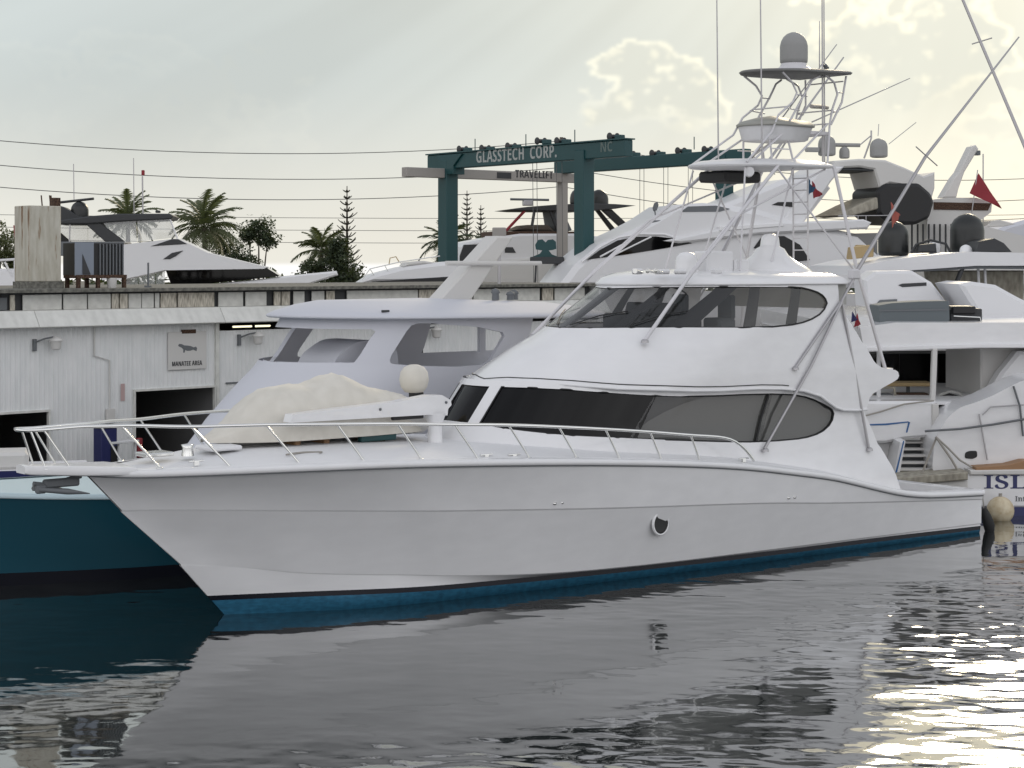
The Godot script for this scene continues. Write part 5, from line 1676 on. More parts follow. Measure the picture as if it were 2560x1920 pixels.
	slab("roof_window", [[4.00, 9.28], [4.41, 9.53], [5.68, 9.58], [6.34, 9.44], [5.87, 9.31]], 1.55, 2.02, "mid_grey", yd, 0.00, 0.00)
	slab("wheelhouse", [[4.86, 9.12], [7.12, 10.02], [9.03, 10.79], [10.95, 10.85], [11.34, 10.42], [9.99, 8.79], [4.86, 8.50]], -1.70, 1.70, "white_paint", yd, 0.20, 0.00)
	slab("fly_deck", [[3.19, 8.01], [5.78, 8.55], [8.80, 8.85], [12.65, 9.01], [13.04, 8.87], [12.84, 8.58], [7.66, 8.33], [3.92, 7.91]], -2.05, 2.25, "white_paint", yd, 0.08, 0.00)
	slab("side_opening", [[7.45, 7.71], [7.83, 8.21], [8.88, 8.25], [9.64, 7.86], [10.12, 7.18], [9.45, 7.09], [8.88, 7.36]], 1.90, 2.06, "black", yd, 0.00, 0.00)
	slab("side_opening", [[8.44, 9.64], [8.73, 9.77], [9.49, 9.78], [9.49, 9.54]], 1.60, 1.73, "black", yd, 0.00, 0.00)
	slab("radar_arch", [[8.98, 9.00], [9.94, 10.26], [10.62, 11.10], [11.10, 11.39], [11.92, 11.40], [11.30, 10.74], [10.33, 9.42], [9.56, 8.25], [9.14, 8.29]], -1.50, 1.80, "white_paint", yd, 0.08, 0.00)
	slab("arch_top", [[11.57, 11.67], [12.85, 11.78], [14.13, 11.74], [15.07, 11.41], [16.02, 11.03], [16.59, 11.22], [16.59, 10.49], [16.39, 9.85], [15.82, 10.48], [14.33, 10.69], [13.83, 10.46], [13.56, 11.30], [12.85, 11.40], [11.57, 11.34]], -1.40, 1.40, "old_white", yd, 0.08, 0.00)
	slab("arch_lining", [[11.72, 11.35], [13.60, 11.34], [13.60, 11.23], [12.11, 11.25]], -1.30, 1.30, "dark_grey", yd, 0.02, 0.00)
	slab("stern_wedge", [[11.72, 9.21], [12.80, 9.72], [14.02, 10.20], [13.89, 9.55], [12.21, 9.14]], -1.20, 1.50, "concrete", yd, 0.05, 0.00)
	slab("black_cover", [[13.58, 10.31], [14.03, 10.67], [15.72, 10.69], [16.32, 10.22], [16.48, 9.84], [16.24, 9.11], [15.52, 8.79], [14.23, 8.82], [13.66, 9.27]], -1.20, 1.60, "black", yd, 0.15, 0.15)
	slab("lower_black", [[11.45, 8.35], [13.50, 8.41], [13.50, 7.36], [12.23, 7.36]], -1.40, 1.90, "plain_grey", yd, 0.05, 0.00)
	boxed("cushion", Vector3(12.57, 7.61, 2.00), Vector3(0.49, 0.50, 0.20), mats["tan"], yd, 0.04)
	boxed("cushion", Vector3(13.06, 7.61, 2.00), Vector3(0.29, 0.50, 0.20), mats["tan"], yd, 0.04)
	dome("satellite_dome", Vector3(11.67, 11.95, 0.40), 0.40, 0.95, mats["dome_grey"], yd)
	dome("satellite_dome", Vector3(14.25, 11.91, 0.40), 0.41, 0.89, mats["dome_grey"], yd)
	tubes("radar_bar", [v3([[12.20, 12.49, 0.00], [13.36, 12.47, 0.30]])], 0.100, mats["dome_grey"], yd)
	dome("radar_base", Vector3(12.65, 11.86, 0.15), 0.24, 0.55, mats["dome_grey"], yd)
	boxed("radar_wing", Vector3(10.93, 12.22, 0.45), Vector3(0.63, 0.21, 0.30), mats["dome_grey"], yd, 0.04)
	tubes("mast_arm", [v3([[13.61, 11.88, 0.20], [13.97, 12.82, 0.20], [13.97, 13.17, 0.20]])], 0.040, mats["alloy"], yd)
	tubes("mast_arm", [v3([[13.41, 12.50, 0.20], [13.93, 12.91, 0.20]])], 0.030, mats["alloy"], yd)
	tubes("antenna", [v3([[14.80, 12.55, 0.30], [16.18, 13.58, 0.30]])], 0.018, mats["alloy"], yd)
	tubes("antenna", [v3([[14.26, 12.91, 0.30], [14.30, 13.47, 0.30]])], 0.018, mats["alloy"], yd)
	tubes("deck_rail", [v3([[11.54, 9.16, 1.90], [14.58, 9.21, 1.90]])], 0.025, mats["alloy"], yd)
	tubes("rail_post", [v3([[12.52, 9.16, 1.90], [12.52, 8.53, 1.90]])], 0.020, mats["alloy"], yd)
	tubes("rail_post", [v3([[12.91, 9.17, 1.90], [12.91, 8.54, 1.90]])], 0.020, mats["alloy"], yd)
	slab("sun_pad", [[5.76, 8.65], [8.78, 8.85], [8.78, 8.67], [5.76, 8.44]], -1.20, 2.30, "gelcoat", yd, 0.03, 0.00)
	land_hull(yd, -1.5, 17.5, 5.6, 2.3, "white_paint", true)
	cradle(yd, 2.0, 14.0, 2.8, 2.3)
	var ye := thing("spotlight", "small grey searchlight on a stem on the express yacht's brow", "lamp", Vector3(3.90, 0, -79.00), deg_to_rad(0.0))
	slab("lamp_head", [[2.27, 9.45], [2.34, 9.67], [2.48, 9.74], [2.53, 9.59], [2.45, 9.35], [2.31, 9.31]], -0.10, 0.10, "mid_grey", ye, 0.02, 0.00)
	tubes("stem", [v3([[2.37, 9.33, 0.00], [2.42, 8.90, 0.00]])], 0.030, mats["mid_grey"], ye)
	boxed("foot", Vector3(2.41, 8.86, 0.00), Vector3(0.42, 0.11, 0.30), mats["mid_grey"], ye, 0.01)
	var yf := thing("crane_yacht", "white yacht with raised deck crane behind the black domes", "yacht", Vector3(20.50, 0, -86.00), deg_to_rad(10.0), "yachts ashore in the yard")
	slab("deckhouse", [[-1.47, 8.87], [-1.33, 9.99], [-0.44, 10.10], [0.96, 10.11], [1.76, 9.89], [1.72, 9.44], [0.96, 8.88], [3.36, 8.32], [3.36, 6.25], [-1.47, 6.25]], -1.80, 1.80, "old_white", yf, 0.10, 0.00)
	slab("brown_band", [[-1.15, 9.89], [1.70, 9.85], [1.54, 9.51], [-1.15, 9.54]], 1.70, 1.84, "rusty", yf, 0.00, 0.00)  # mottled brown band below the roof edge
	slab("crane_boom", [[-0.08, 10.16], [0.64, 10.16], [0.76, 10.62], [1.05, 11.39], [1.76, 12.50], [1.62, 12.69], [1.41, 12.61], [0.76, 11.38], [0.50, 11.08]], -0.35, 0.35, "old_white", yf, 0.06, 0.00)
	boxed("boom_tip", Vector3(1.81, 12.32, 0.05), Vector3(0.24, 0.23, 0.30), mats["mid_grey"], yf, 0.03)
	slab("aft_roof", [[1.90, 9.04], [2.30, 9.08], [3.10, 8.89], [2.50, 8.77], [1.49, 8.73]], -1.50, 1.50, "old_white", yf, 0.03, 0.00)
	tubes("rail_post", [v3([[-2.30, 8.86, 2.00], [-2.30, 7.37, 2.00]])], 0.045, mats["dark_grey"], yf)
	tubes("rail_post", [v3([[-2.02, 8.86, 2.00], [-2.02, 7.37, 2.00]])], 0.045, mats["dark_grey"], yf)
	tubes("rail_post", [v3([[-1.75, 8.86, 2.00], [-1.75, 7.37, 2.00]])], 0.045, mats["dark_grey"], yf)
	tubes("rail_post", [v3([[-1.47, 8.86, 2.00], [-1.47, 7.37, 2.00]])], 0.045, mats["dark_grey"], yf)
	tubes("rail_post", [v3([[-1.20, 8.86, 2.00], [-1.20, 7.37, 2.00]])], 0.045, mats["dark_grey"], yf)
	tubes("rail_post", [v3([[-0.92, 8.86, 2.00], [-0.92, 7.37, 2.00]])], 0.045, mats["dark_grey"], yf)
	tubes("rail_post", [v3([[-0.64, 8.86, 2.00], [-0.64, 7.37, 2.00]])], 0.045, mats["dark_grey"], yf)
	tubes("rail_post", [v3([[-0.36, 8.87, 2.00], [-0.36, 7.37, 2.00]])], 0.045, mats["dark_grey"], yf)
	tubes("antenna", [v3([[1.91, 8.14, 0.50], [1.91, 12.25, 0.50]])], 0.030, mats["alloy"], yf)
	land_hull(yf, -2.0, 14.0, 5.4, 2.1, "white_paint", true)
	cradle(yf, 1.0, 10.0, 2.8, 2.1)
	var yg := thing("red_flag", "dark red triangular flag flying from a slanted staff", "flag", Vector3(22.00, 0, -84.00), deg_to_rad(0.0))
	tubes("staff", [v3([[-0.72, 8.12, 0.00], [-0.27, 11.39, 0.00]])], 0.025, mats["alloy"], yg)
	flag_cloth("cloth", v3([[-0.23, 11.24, 0.00], [-0.65, 10.30, 0.00], [0.77, 9.58, 0.30]]), mats["red_cloth"], yg)
	var yh := thing("large_yacht", "pale lilac-white yacht hull standing at the far right edge behind the hardtop", "yacht", Vector3(26.00, 0, -98.00), deg_to_rad(8.0), "yachts ashore in the yard")
	slab("hull_side", [[-1.57, 7.42], [-1.01, 8.53], [0.10, 9.09], [1.22, 9.39], [4.15, 9.57], [4.15, 5.71], [-1.57, 5.73]], -2.20, 2.20, "primer", yh, 0.20, 0.00)
	cradle(yh, -1.0, 5.0, 2.6, 2.0)
	boxed("keel", Vector3(2.5, 4.2, 0), Vector3(9.0, 3.4, 3.0), mats["white_paint"], yh, 0.4)

func flag_cloth(called: String, p: Array, m: Material, parent: Node) -> void:
	# a cloth triangle with soft folds
	var rows := []
	for i in 9:
		var row := PackedVector3Array()
		for j in 9:
			var u := i / 8.0
			var w := j / 8.0
			var a: Vector3 = p[0].lerp(p[1], w)
			var q := a.lerp(p[2], u)
			row.append(q + Vector3(0, 0, 0.08 * sin(u * 9.0 + w * 2.0) * u))
		rows.append(row)
	var g := Geo.new()
	g.grid(rows)
	var back := []
	for r in rows:
		var k := PackedVector3Array()
		for q in r:
			k.append(q + Vector3(0, 0, -0.012))
		back.append(k)
	g.grid(back)
	part(called, g, m, parent)

# ---- the teal-hulled yacht under refit between hall and sportfisher -----------------------------------
const RE_FRONT := [[1.8, 2.2], [2.4, 2.7], [2.65, 2.9], [3.23, 3.4], [4.0, 4.2], [4.52, 4.8], [5.65, 5.45], [6.2, 5.8]]
const RE_WIDE := [[1.8, 2.42], [2.4, 2.4], [4.5, 2.3], [5.7, 2.2], [6.2, 2.15]]

func build_refit_yacht() -> void:
	var m := thing("refit_yacht", "teal hulled motor yacht in pale primer with empty window openings", "yacht", Vector3(-9.702, 0, -40.855), deg_to_rad(39.0))
	var pr: Material = mats["primer"]
	var sheer := [[-4.9, 2.3, 0.05], [-4.3, 2.26, 0.55], [-3.0, 2.12, 1.25], [-1.0, 1.98, 1.95], [1.0, 1.9, 2.38], [4.0, 1.84, 2.65], [9.0, 1.78, 2.75], [16.0, 1.6, 2.7]]
	var mid := [[-4.1, 1.2, 0.03], [-3.2, 1.15, 0.55], [-2.4, 1.1, 0.92], [-0.6, 1.0, 1.6], [1.2, 0.95, 2.1], [4.0, 0.9, 2.45], [9.0, 0.9, 2.65], [16.0, 0.8, 2.65]]
	var boot := [[-3.45, 0.3, 0.02], [-2.35, 0.3, 0.55], [-0.5, 0.28, 1.25], [1.35, 0.27, 1.8], [5.0, 0.25, 2.32], [16.0, 0.22, 2.62]]
	var line := [[-3.2, -0.05, 0.02], [-2.2, -0.05, 0.48], [-0.4, -0.05, 1.18], [1.39, -0.05, 1.73], [5.0, -0.05, 2.28], [16.0, -0.05, 2.6]]
	var keel := [[-1.5, -0.8, 0.02], [2.0, -0.8, 0.5], [16.0, -0.8, 1.6]]
	var rs := hull_rows([sheer, mid, boot, line, keel], 46, 1.2)
	hull_part("hull_topside", [rs[0], between(rs[0], rs[1], 0.5, 0.06), rs[1], between(rs[1], rs[2], 0.5, 0.04), rs[2]], mats["teal_hull"], m)
	hull_part("boot_stripe", [rs[2], rs[3]], mats["boot_black"], m)
	hull_part("hull_bottom", [rs[3], rs[4]], mats["boot_black"], m)
	var dk := Geo.new()
	var rows := []
	for p in rs[0]:
		var row := PackedVector3Array()
		for k in 9:
			var f := k / 4.0 - 1.0
			row.append(Vector3(p.x, p.y + 0.03 + 0.06 * (1.0 - f * f), p.z * f * 1.01))
		rows.append(row)
	dk.grid(rows)
	part("deck", dk, mat("deck_aqua", lin(0.5, 0.62, 0.66), 0.5), m)
	var cp := Geo.new()
	for sg in [1.0, -1.0]:
		var rr := [PackedVector3Array(), PackedVector3Array(), PackedVector3Array(), PackedVector3Array()]
		for p in rs[0]:
			rr[0].append(Vector3(p.x, p.y - 0.05, (p.z + 0.01) * sg))
			rr[1].append(Vector3(p.x, p.y - 0.03, (p.z + 0.04) * sg))
			rr[2].append(Vector3(p.x, p.y + 0.06, (p.z + 0.03) * sg))
			rr[3].append(Vector3(p.x, p.y + 0.07, maxf(p.z - 0.1, 0.01) * sg))
		cp.grid(rr)
	part("gunwale", cp, mats["deck_aqua"], m)
	# superstructure in primer: openings, no glass
	var fa := func(v: float, y: float) -> Vector3: return house(v, y, RE_FRONT, RE_WIDE, 3.0)
	var fi := func(v: float, y: float) -> Vector3: return house(v, y, RE_FRONT, RE_WIDE, 3.0, -0.12)
	var body := both(v2([[0, 1.85], [2.0, 1.85], [2.0, 4.55], [1.46, 4.55], [1.46, 4.7], [1.42, 5.7], [0, 5.74]]))
	var front := both(v2([[0.0, 4.62], [0.6, 4.63], [0.615, 4.8], [0.63, 5.15], [0.645, 5.36], [0.62, 5.42], [0.0, 5.44]]))
	var side := v2([[0.805, 4.6], [0.835, 4.57], [1.171, 4.45], [1.28, 4.47], [1.3, 4.56], [1.322, 5.17], [1.305, 5.27], [1.182, 5.42], [0.964, 5.54], [0.87, 5.55], [0.835, 5.5], [0.82, 5.37], [0.79, 4.8], [0.792, 4.68]])
	var g := Geo.new()
	g.panel(body, [front, side, mirrored(side)], 0.07, 0.2, fa)
	g.panel(body, [front, side, mirrored(side)], 0.1, 0.3, fi)
	part("deckhouse", g, pr, m)
	for h in [front, side, mirrored(side)]:
		var rv := Geo.new()
		var r0 := PackedVector3Array()
		var r1 := PackedVector3Array()
		for k in h.size() + 1:
			var p: Vector2 = h[k % h.size()]
			r0.append(fa.call(p.x, p.y))
			r1.append(fi.call(p.x, p.y))
		for k in h.size():
			rv.quad(r0[k], r0[k + 1], r1[k + 1], r1[k])
		part("window_reveal", rv, pr, m)
	var rf := Geo.new()
	var rings := []
	for e in [[5.68, 0.02], [5.63, 0.3], [5.655, 0.35], [5.7, 0.35], [5.8, 0.14], [5.95, -0.4], [6.05, -1.0]]:
		var ring := PackedVector3Array()
		for k in 51:
			var vv := (k - 25) / 25.0 * 1.72
			var p := house(vv, 5.65, RE_FRONT, RE_WIDE, 3.0)
			ring.append(Vector3(9.4 + (p.x - 9.4) * (1.0 + e[1] / 4.2), e[0] + 0.012 * (p.x - 9.4) * -1.0, p.z * (2.2 + e[1]) / 2.2))
		rings.append(ring)
	rf.grid(rings)
	for e in rings.size() - 1:
		rf.quad(rings[e][0], rings[e + 1][0], rings[e + 1][50], rings[e][50])
	for q in [[rings[0], 5.64], [rings[6], 6.12]]:
		for k in 51:
			rf.tri(q[0][k], q[0][(k + 1) % 51], Vector3(9.4, q[1], 0))
	part("hardtop", rf, pr, m)
	for sg in [-1.0, 1.0]:
		boxed("aft_post", Vector3(13.0, 5.1, 2.0 * sg), Vector3(0.2, 1.15, 0.12), pr, m)
	boxed("cabin_sole", Vector3(10.5, 3.9, 0), Vector3(9.5, 0.08, 4.2), pr, m)
	var hd := Geo.new()
	hd.extrude(rounded(v2([[5.7, 3.9], [8.0, 3.9], [7.9, 4.9], [7.3, 5.12], [6.7, 5.1], [6.1, 4.75]]), 0.2), -0.5, 1.1, 0.1)
	part("helm_console", hd, pr, m)
	# leaning radar mast with a cross bar, deck gear on the hardtop
	var ms := Geo.new()
	ms.extrude(v2([[9.75, 6.0], [10.85, 6.0], [12.35, 7.75], [11.75, 7.75]]), -0.28, 0.28, 0.05)
	part("radar_mast", ms, mats["old_white"], m)
	tubes("mast_bar", [v3([[10.0, 7.02, 0.35], [13.2, 7.02, 0.35]])], 0.07, mats["old_white"], m)
	for q in [[11.2, 0.9, 0.28], [11.7, 0.9, 0.2], [12.0, 0.7, 0.24]]:
		var hl := Geo.new()
		hl.lathe([[0.1, 0.0], [0.09, q[2] * 0.6], [0.12, q[2] * 0.7], [0.1, q[2]], [0.0, q[2] + 0.04]], Vector3(q[0], 6.05, q[1]), 10)
		part("roof_fitting", hl, mats["mid_grey"], m)
	boxed("nav_light", Vector3(6.9, 5.86, 2.02), Vector3(0.2, 0.05, 0.06), mats["dark_grey"], m)

# ---- the yacht moored stern-to on the right ---------------------------------------------------------------
func build_stern_yacht() -> void:
	var r := thing("motor_yacht", "large white motor yacht moored stern-to at right with ISLA on its transom", "yacht", Vector3(12.60, 0, -50.00), deg_to_rad(0.0))
	slab("transom", [[-0.01, 1.16], [5.40, 1.16], [5.40, 0.24], [-0.01, 0.24]], -1.00, 0.00, "gelcoat", r, 0.05, 0.00)
	slab("transom_stripe", [[-0.01, 0.24], [5.41, 0.24], [5.41, -0.11], [-0.01, -0.11]], -1.00, -0.02, "navy", r, 0.02, 0.00)
	slab("hull_side", [[0.55, 0.99], [5.76, 0.99], [5.76, -0.59], [0.55, -0.59]], -26.00, -1.00, "gelcoat", r, 0.10, 0.00)
	slab("transom_cap", [[0.09, 1.28], [5.36, 1.37], [5.36, 1.17], [0.09, 1.15]], -0.90, 0.12, "old_white", r, 0.03, 0.00)
	slab("teak_cap", [[0.27, 1.36], [1.16, 1.42], [1.61, 1.54], [5.38, 1.56], [5.38, 1.34], [0.27, 1.26]], -0.90, 0.06, "teak", r, 0.02, 0.00)
	slab("stern_bulwark", [[-0.82, 1.14], [-0.75, 2.06], [-0.57, 2.38], [-0.39, 2.68], [-0.05, 2.98], [0.42, 3.12], [0.87, 3.30], [1.32, 3.54], [1.76, 3.75], [2.44, 3.91], [2.44, 1.25], [0.42, 1.23], [0.19, 1.10]], -2.20, -0.50, "gelcoat", r, 0.22, 0.20)
	slab("hawse_hole", [[0.10, 1.55], [0.11, 1.71], [0.23, 1.76], [0.44, 1.76], [0.45, 1.59], [0.32, 1.53]], -0.60, -0.47, "black", r, 0.01, 0.05)
	slab("swim_platform", [[-2.18, 1.09], [-0.03, 1.27], [-0.03, 1.05], [-2.18, 0.87]], -1.60, 0.40, "concrete", r, 0.03, 0.00)
	slab("platform_base", [[-2.03, 0.85], [0.02, 1.02], [0.02, -0.08], [-2.03, -0.08]], -1.60, 0.20, "old_white", r, 0.03, 0.00)
	boxed("stair_tread", Vector3(-1.23, 1.19, -1.00), Vector3(0.93, 0.06, 0.40), mats["old_white"], r, 0.01)
	boxed("stair_riser", Vector3(-1.16, 1.06, -1.12), Vector3(0.89, 0.14, 0.05), mats["mid_grey"], r, 0.00)
	boxed("stair_tread", Vector3(-1.15, 1.35, -1.28), Vector3(0.89, 0.06, 0.40), mats["old_white"], r, 0.01)
	boxed("stair_riser", Vector3(-1.08, 1.22, -1.41), Vector3(0.84, 0.14, 0.05), mats["mid_grey"], r, 0.00)
	boxed("stair_tread", Vector3(-1.06, 1.52, -1.56), Vector3(0.84, 0.06, 0.40), mats["old_white"], r, 0.01)
	boxed("stair_riser", Vector3(-0.99, 1.39, -1.69), Vector3(0.80, 0.14, 0.05), mats["mid_grey"], r, 0.00)
	boxed("stair_tread", Vector3(-0.98, 1.68, -1.84), Vector3(0.80, 0.06, 0.40), mats["old_white"], r, 0.01)
	boxed("stair_riser", Vector3(-0.91, 1.55, -1.97), Vector3(0.76, 0.14, 0.05), mats["mid_grey"], r, 0.00)
	boxed("stair_tread", Vector3(-0.89, 1.85, -2.12), Vector3(0.76, 0.06, 0.40), mats["old_white"], r, 0.01)
	boxed("stair_riser", Vector3(-0.82, 1.72, -2.25), Vector3(0.72, 0.14, 0.05), mats["mid_grey"], r, 0.00)
	slab("stair_cheek", [[-1.82, 1.09], [-1.66, 1.98], [-1.50, 2.02], [-1.66, 1.09]], -2.40, -0.75, "gelcoat", r, 0.03, 0.00)
	slab("tape_edge", [[-1.80, 1.10], [-1.57, 2.02], [-1.54, 2.02], [-1.75, 1.10]], -0.75, -0.73, "blue_tape", r, 0.00, 0.00)
	slab("side_bulwark", [[-2.74, 3.06], [-0.45, 3.07], [-0.47, 2.05], [-1.34, 1.98], [-1.88, 1.86], [-2.74, 1.84]], -2.40, -1.60, "gelcoat", r, 0.08, 0.00)
	slab("tape_edge", [[-2.37, 2.41], [-1.88, 2.43], [-1.24, 2.49], [-1.21, 2.46], [-1.88, 2.38], [-2.37, 2.37]], -1.60, -1.58, "blue_tape", r, 0.00, 0.00)
	slab("tape_edge", [[-1.24, 2.47], [-1.19, 2.47], [-1.27, 2.17], [-1.31, 2.17]], -1.60, -1.58, "blue_tape", r, 0.00, 0.00)
	slab("lower_bulwark", [[-2.66, 1.82], [-1.80, 1.85], [-1.25, 1.94], [-1.39, 0.94], [-2.66, 0.88]], -2.60, -2.00, "gelcoat", r, 0.05, 0.00)
	boxed("aft_deck_sole", Vector3(1.73, 2.98, -6.50), Vector3(8.78, 0.09, 9.00), mats["deck_white"], r, 0.00)
	slab("saloon_bulkhead", [[-1.63, 4.06], [6.40, 4.06], [6.40, 2.29], [-1.63, 2.29]], -11.00, -10.20, "plain_grey", r, 0.00, 0.00)
	boxed("saloon_door", Vector3(-0.18, 3.20, -10.18), Vector3(1.04, 1.60, 0.05), mats["tint_glass"], r, 0.00)
	boxed("saloon_door", Vector3(0.87, 3.20, -10.18), Vector3(1.02, 1.60, 0.05), mats["tint_glass"], r, 0.00)
	boxed("saloon_door", Vector3(1.98, 3.20, -10.18), Vector3(0.67, 1.60, 0.05), mats["tint_glass"], r, 0.00)
	boxed("saloon_door", Vector3(2.70, 3.20, -10.18), Vector3(0.72, 1.60, 0.05), mats["tint_glass"], r, 0.00)
	slab("cabin_wing", [[1.46, 4.50], [4.44, 4.50], [4.44, 2.80], [1.46, 2.80]], -8.40, -4.00, "old_white", r, 0.05, 0.00)
	slab("wing_fairing", [[1.29, 2.84], [1.82, 3.75], [2.36, 4.42], [4.19, 4.49], [4.19, 2.84]], -3.90, -3.20, "white_paint", r, 0.10, 0.00)
	slab("deck_post", [[-0.35, 4.53], [-0.21, 4.53], [-0.23, 3.86], [-0.30, 2.30], [-0.42, 2.30], [-0.38, 3.86]], -2.60, -2.40, "old_white", r, 0.02, 0.00)
	boxed("deck_post", Vector3(-1.61, 3.68, -3.95), Vector3(0.11, 1.57, 0.10), mats["white_paint"], r, 0.01)
	slab("corner_post", [[-0.57, 2.99], [-0.38, 2.99], [-0.34, 2.35], [-0.57, 2.35]], -1.90, -1.55, "old_white", r, 0.02, 0.00)
	slab("upper_deck", [[-2.43, 5.15], [-1.38, 5.29], [1.08, 5.29], [6.34, 5.29], [6.34, 4.59], [1.08, 4.59], [-2.31, 4.48]], -24.00, -2.60, "gelcoat", r, 0.12, 0.00)
	slab("deck_lip", [[-2.40, 4.58], [1.04, 4.69], [6.28, 4.69], [6.28, 4.55], [1.04, 4.55], [-2.34, 4.44]], -24.00, -2.45, "gelcoat", r, 0.03, 0.00)
	slab("sunbed_cover", [[-1.64, 5.76], [-1.24, 5.83], [-0.41, 5.88], [0.46, 5.90], [0.48, 5.30], [-0.41, 5.25], [-1.60, 5.23]], -5.20, -3.80, "cushion_grey", r, 0.06, 0.04)
	slab("seat_valance", [[-1.63, 5.63], [0.45, 5.66], [0.45, 5.61], [-1.63, 5.58]], -3.80, -3.78, "mid_grey", r, 0.00, 0.00)
	boxed("grill_cabinet", Vector3(1.08, 5.40, -4.70), Vector3(0.96, 0.51, 1.00), mats["dark_grey"], r, 0.03)
	boxed("grill_lid", Vector3(0.99, 5.61, -4.60), Vector3(0.72, 0.24, 1.00), mats["black"], r, 0.04)
	tubes("grill_rail", [v3([[0.65, 5.44, -4.00], [1.44, 5.40, -4.00], [1.50, 5.18, -4.00]])], 0.020, mats["stainless"], r)
	slab("fly_console", [[-0.75, 6.46], [-0.35, 6.76], [0.87, 6.78], [1.54, 6.38], [1.94, 5.86], [2.11, 5.60], [-0.68, 5.57]], -12.50, -10.60, "white_paint", r, 0.10, 0.00)
	slab("console_slot", [[0.40, 6.29], [0.54, 6.34], [1.35, 6.38], [1.35, 6.27], [0.54, 6.22]], -10.62, -10.58, "dark_grey", r, 0.00, 0.00)
	slab("console_vent", [[-0.35, 5.65], [-0.22, 5.79], [0.36, 5.82], [0.36, 5.71]], -10.62, -10.57, "mid_grey", r, 0.00, 0.00)
	slab("fly_back", [[2.39, 6.77], [5.89, 6.77], [5.89, 5.41], [2.57, 5.44]], -15.60, -15.00, "concrete", r, 0.05, 0.00)
	slab("fly_wing", [[1.93, 6.35], [2.35, 6.43], [3.13, 6.32], [3.78, 5.96], [5.08, 5.31], [5.08, 5.02], [2.77, 5.00]], -12.00, -8.50, "white_paint", r, 0.12, 0.00)
	slab("hardtop_strut", [[3.13, 6.78], [3.27, 6.83], [3.08, 6.33], [2.88, 5.53], [2.77, 5.53], [2.96, 6.35]], -13.40, -13.10, "dark_grey", r, 0.02, 0.00)
	tubes("hardtop_post", [v3([[3.97, 6.89, -14.00], [4.00, 6.26, -14.00]])], 0.050, mats["white_paint"], r)
	tubes("hardtop_post", [v3([[4.21, 6.89, -14.00], [4.24, 6.26, -14.00]])], 0.050, mats["white_paint"], r)
	slab("hardtop", [[-0.48, 6.61], [-0.34, 6.94], [0.56, 7.14], [1.68, 7.28], [3.36, 7.43], [5.32, 7.39], [7.28, 7.28], [7.28, 6.89], [5.32, 6.94], [3.64, 6.94], [1.68, 6.80], [-0.28, 6.69]], -24.00, -13.00, "white_paint", r, 0.12, 0.00)
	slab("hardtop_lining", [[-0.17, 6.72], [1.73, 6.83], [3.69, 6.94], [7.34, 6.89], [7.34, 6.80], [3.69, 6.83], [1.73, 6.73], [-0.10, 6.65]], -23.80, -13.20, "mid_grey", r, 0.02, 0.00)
	dome("satellite_dome", Vector3(1.60, 7.30, -17.00), 0.57, 1.30, mats["dome_black"], r)
	dome("satellite_dome", Vector3(4.34, 7.39, -17.00), 0.63, 1.49, mats["dome_black"], r)
	dome("small_dome", Vector3(3.79, 7.40, -15.00), 0.23, 0.30, mats["gelcoat"], r)
	slab("solar_panel", [[4.03, 7.43], [4.14, 7.80], [4.69, 7.92], [5.03, 7.75], [5.32, 7.43]], -17.00, -14.50, "dark_grey", r, 0.02, 0.00)
	slab("life_raft", [[2.30, 7.41], [2.36, 7.70], [2.95, 7.76], [2.99, 7.41]], -17.00, -16.00, "dark_grey", r, 0.06, 0.00)
	boxed("roof_locker", Vector3(3.20, 7.60, -17.30), Vector3(0.33, 0.43, 0.60), mats["gelcoat"], r, 0.04)
	tubes("roof_hoop", [v3([[2.08, 7.41, -16.20], [2.26, 7.71, -16.20], [2.77, 7.88, -16.20], [3.36, 7.74, -16.20], [3.52, 7.44, -16.20]])], 0.050, mats["dark_grey"], r)
	slab("timber_stack", [[-0.35, 7.17], [-0.29, 7.61], [0.37, 7.69], [0.46, 7.26]], -16.00, -15.00, "tan", r, 0.02, 0.00)
	slab("outrigger_pole", [[2.65, 16.63], [2.73, 16.63], [5.36, 10.44], [5.25, 10.44]], -12.00, -11.92, "alloy", r, 0.00, 0.00)
	tubes("outrigger_brace", [v3([[3.23, 14.57, -11.95], [3.92, 14.78, -11.95]])], 0.025, mats["alloy"], r)
	boxed("table_top", Vector3(-0.50, 3.31, -5.50), Vector3(1.59, 0.11, 1.00), mats["tan"], r, 0.02)
	tubes("table_leg", [v3([[-0.39, 3.23, -5.50], [-0.39, 2.76, -5.50]])], 0.060, mats["mid_grey"], r)
	tubes("sofa_arm", [v3([[-1.72, 2.86, -4.50], [-1.68, 3.19, -4.50], [-1.46, 3.27, -4.50], [-1.03, 3.25, -4.50], [-0.97, 2.85, -4.50]])], 0.050, mats["concrete"], r)
	boxed("sofa_seat", Vector3(-1.36, 2.95, -4.85), Vector3(0.68, 0.22, 0.70), mats["mid_grey"], r, 0.05)
	boxed("sofa_seat", Vector3(-0.41, 2.95, -4.90), Vector3(0.97, 0.24, 0.60), mats["rusty"], r, 0.05)
	tubes("mooring_rope", [v3([[-2.53, 2.65, -1.50], [-2.07, 2.77, -1.50], [-1.38, 2.99, -1.50], [-0.53, 3.09, -1.50]])], 0.025, mats["rope"], r)
	tubes("hand_rail", [v3([[-1.06, 2.33, -0.30], [-0.08, 2.39, -0.30], [0.81, 2.51, -0.30], [1.88, 2.69, -0.30]])], 0.035, mats["mid_grey"], r)
	tubes("mooring_rope", [v3([[-0.78, 2.18, -0.20], [-0.44, 1.87, -0.20], [-0.11, 1.53, -0.20], [0.23, 1.33, -0.20]])], 0.030, mats["rope"], r)
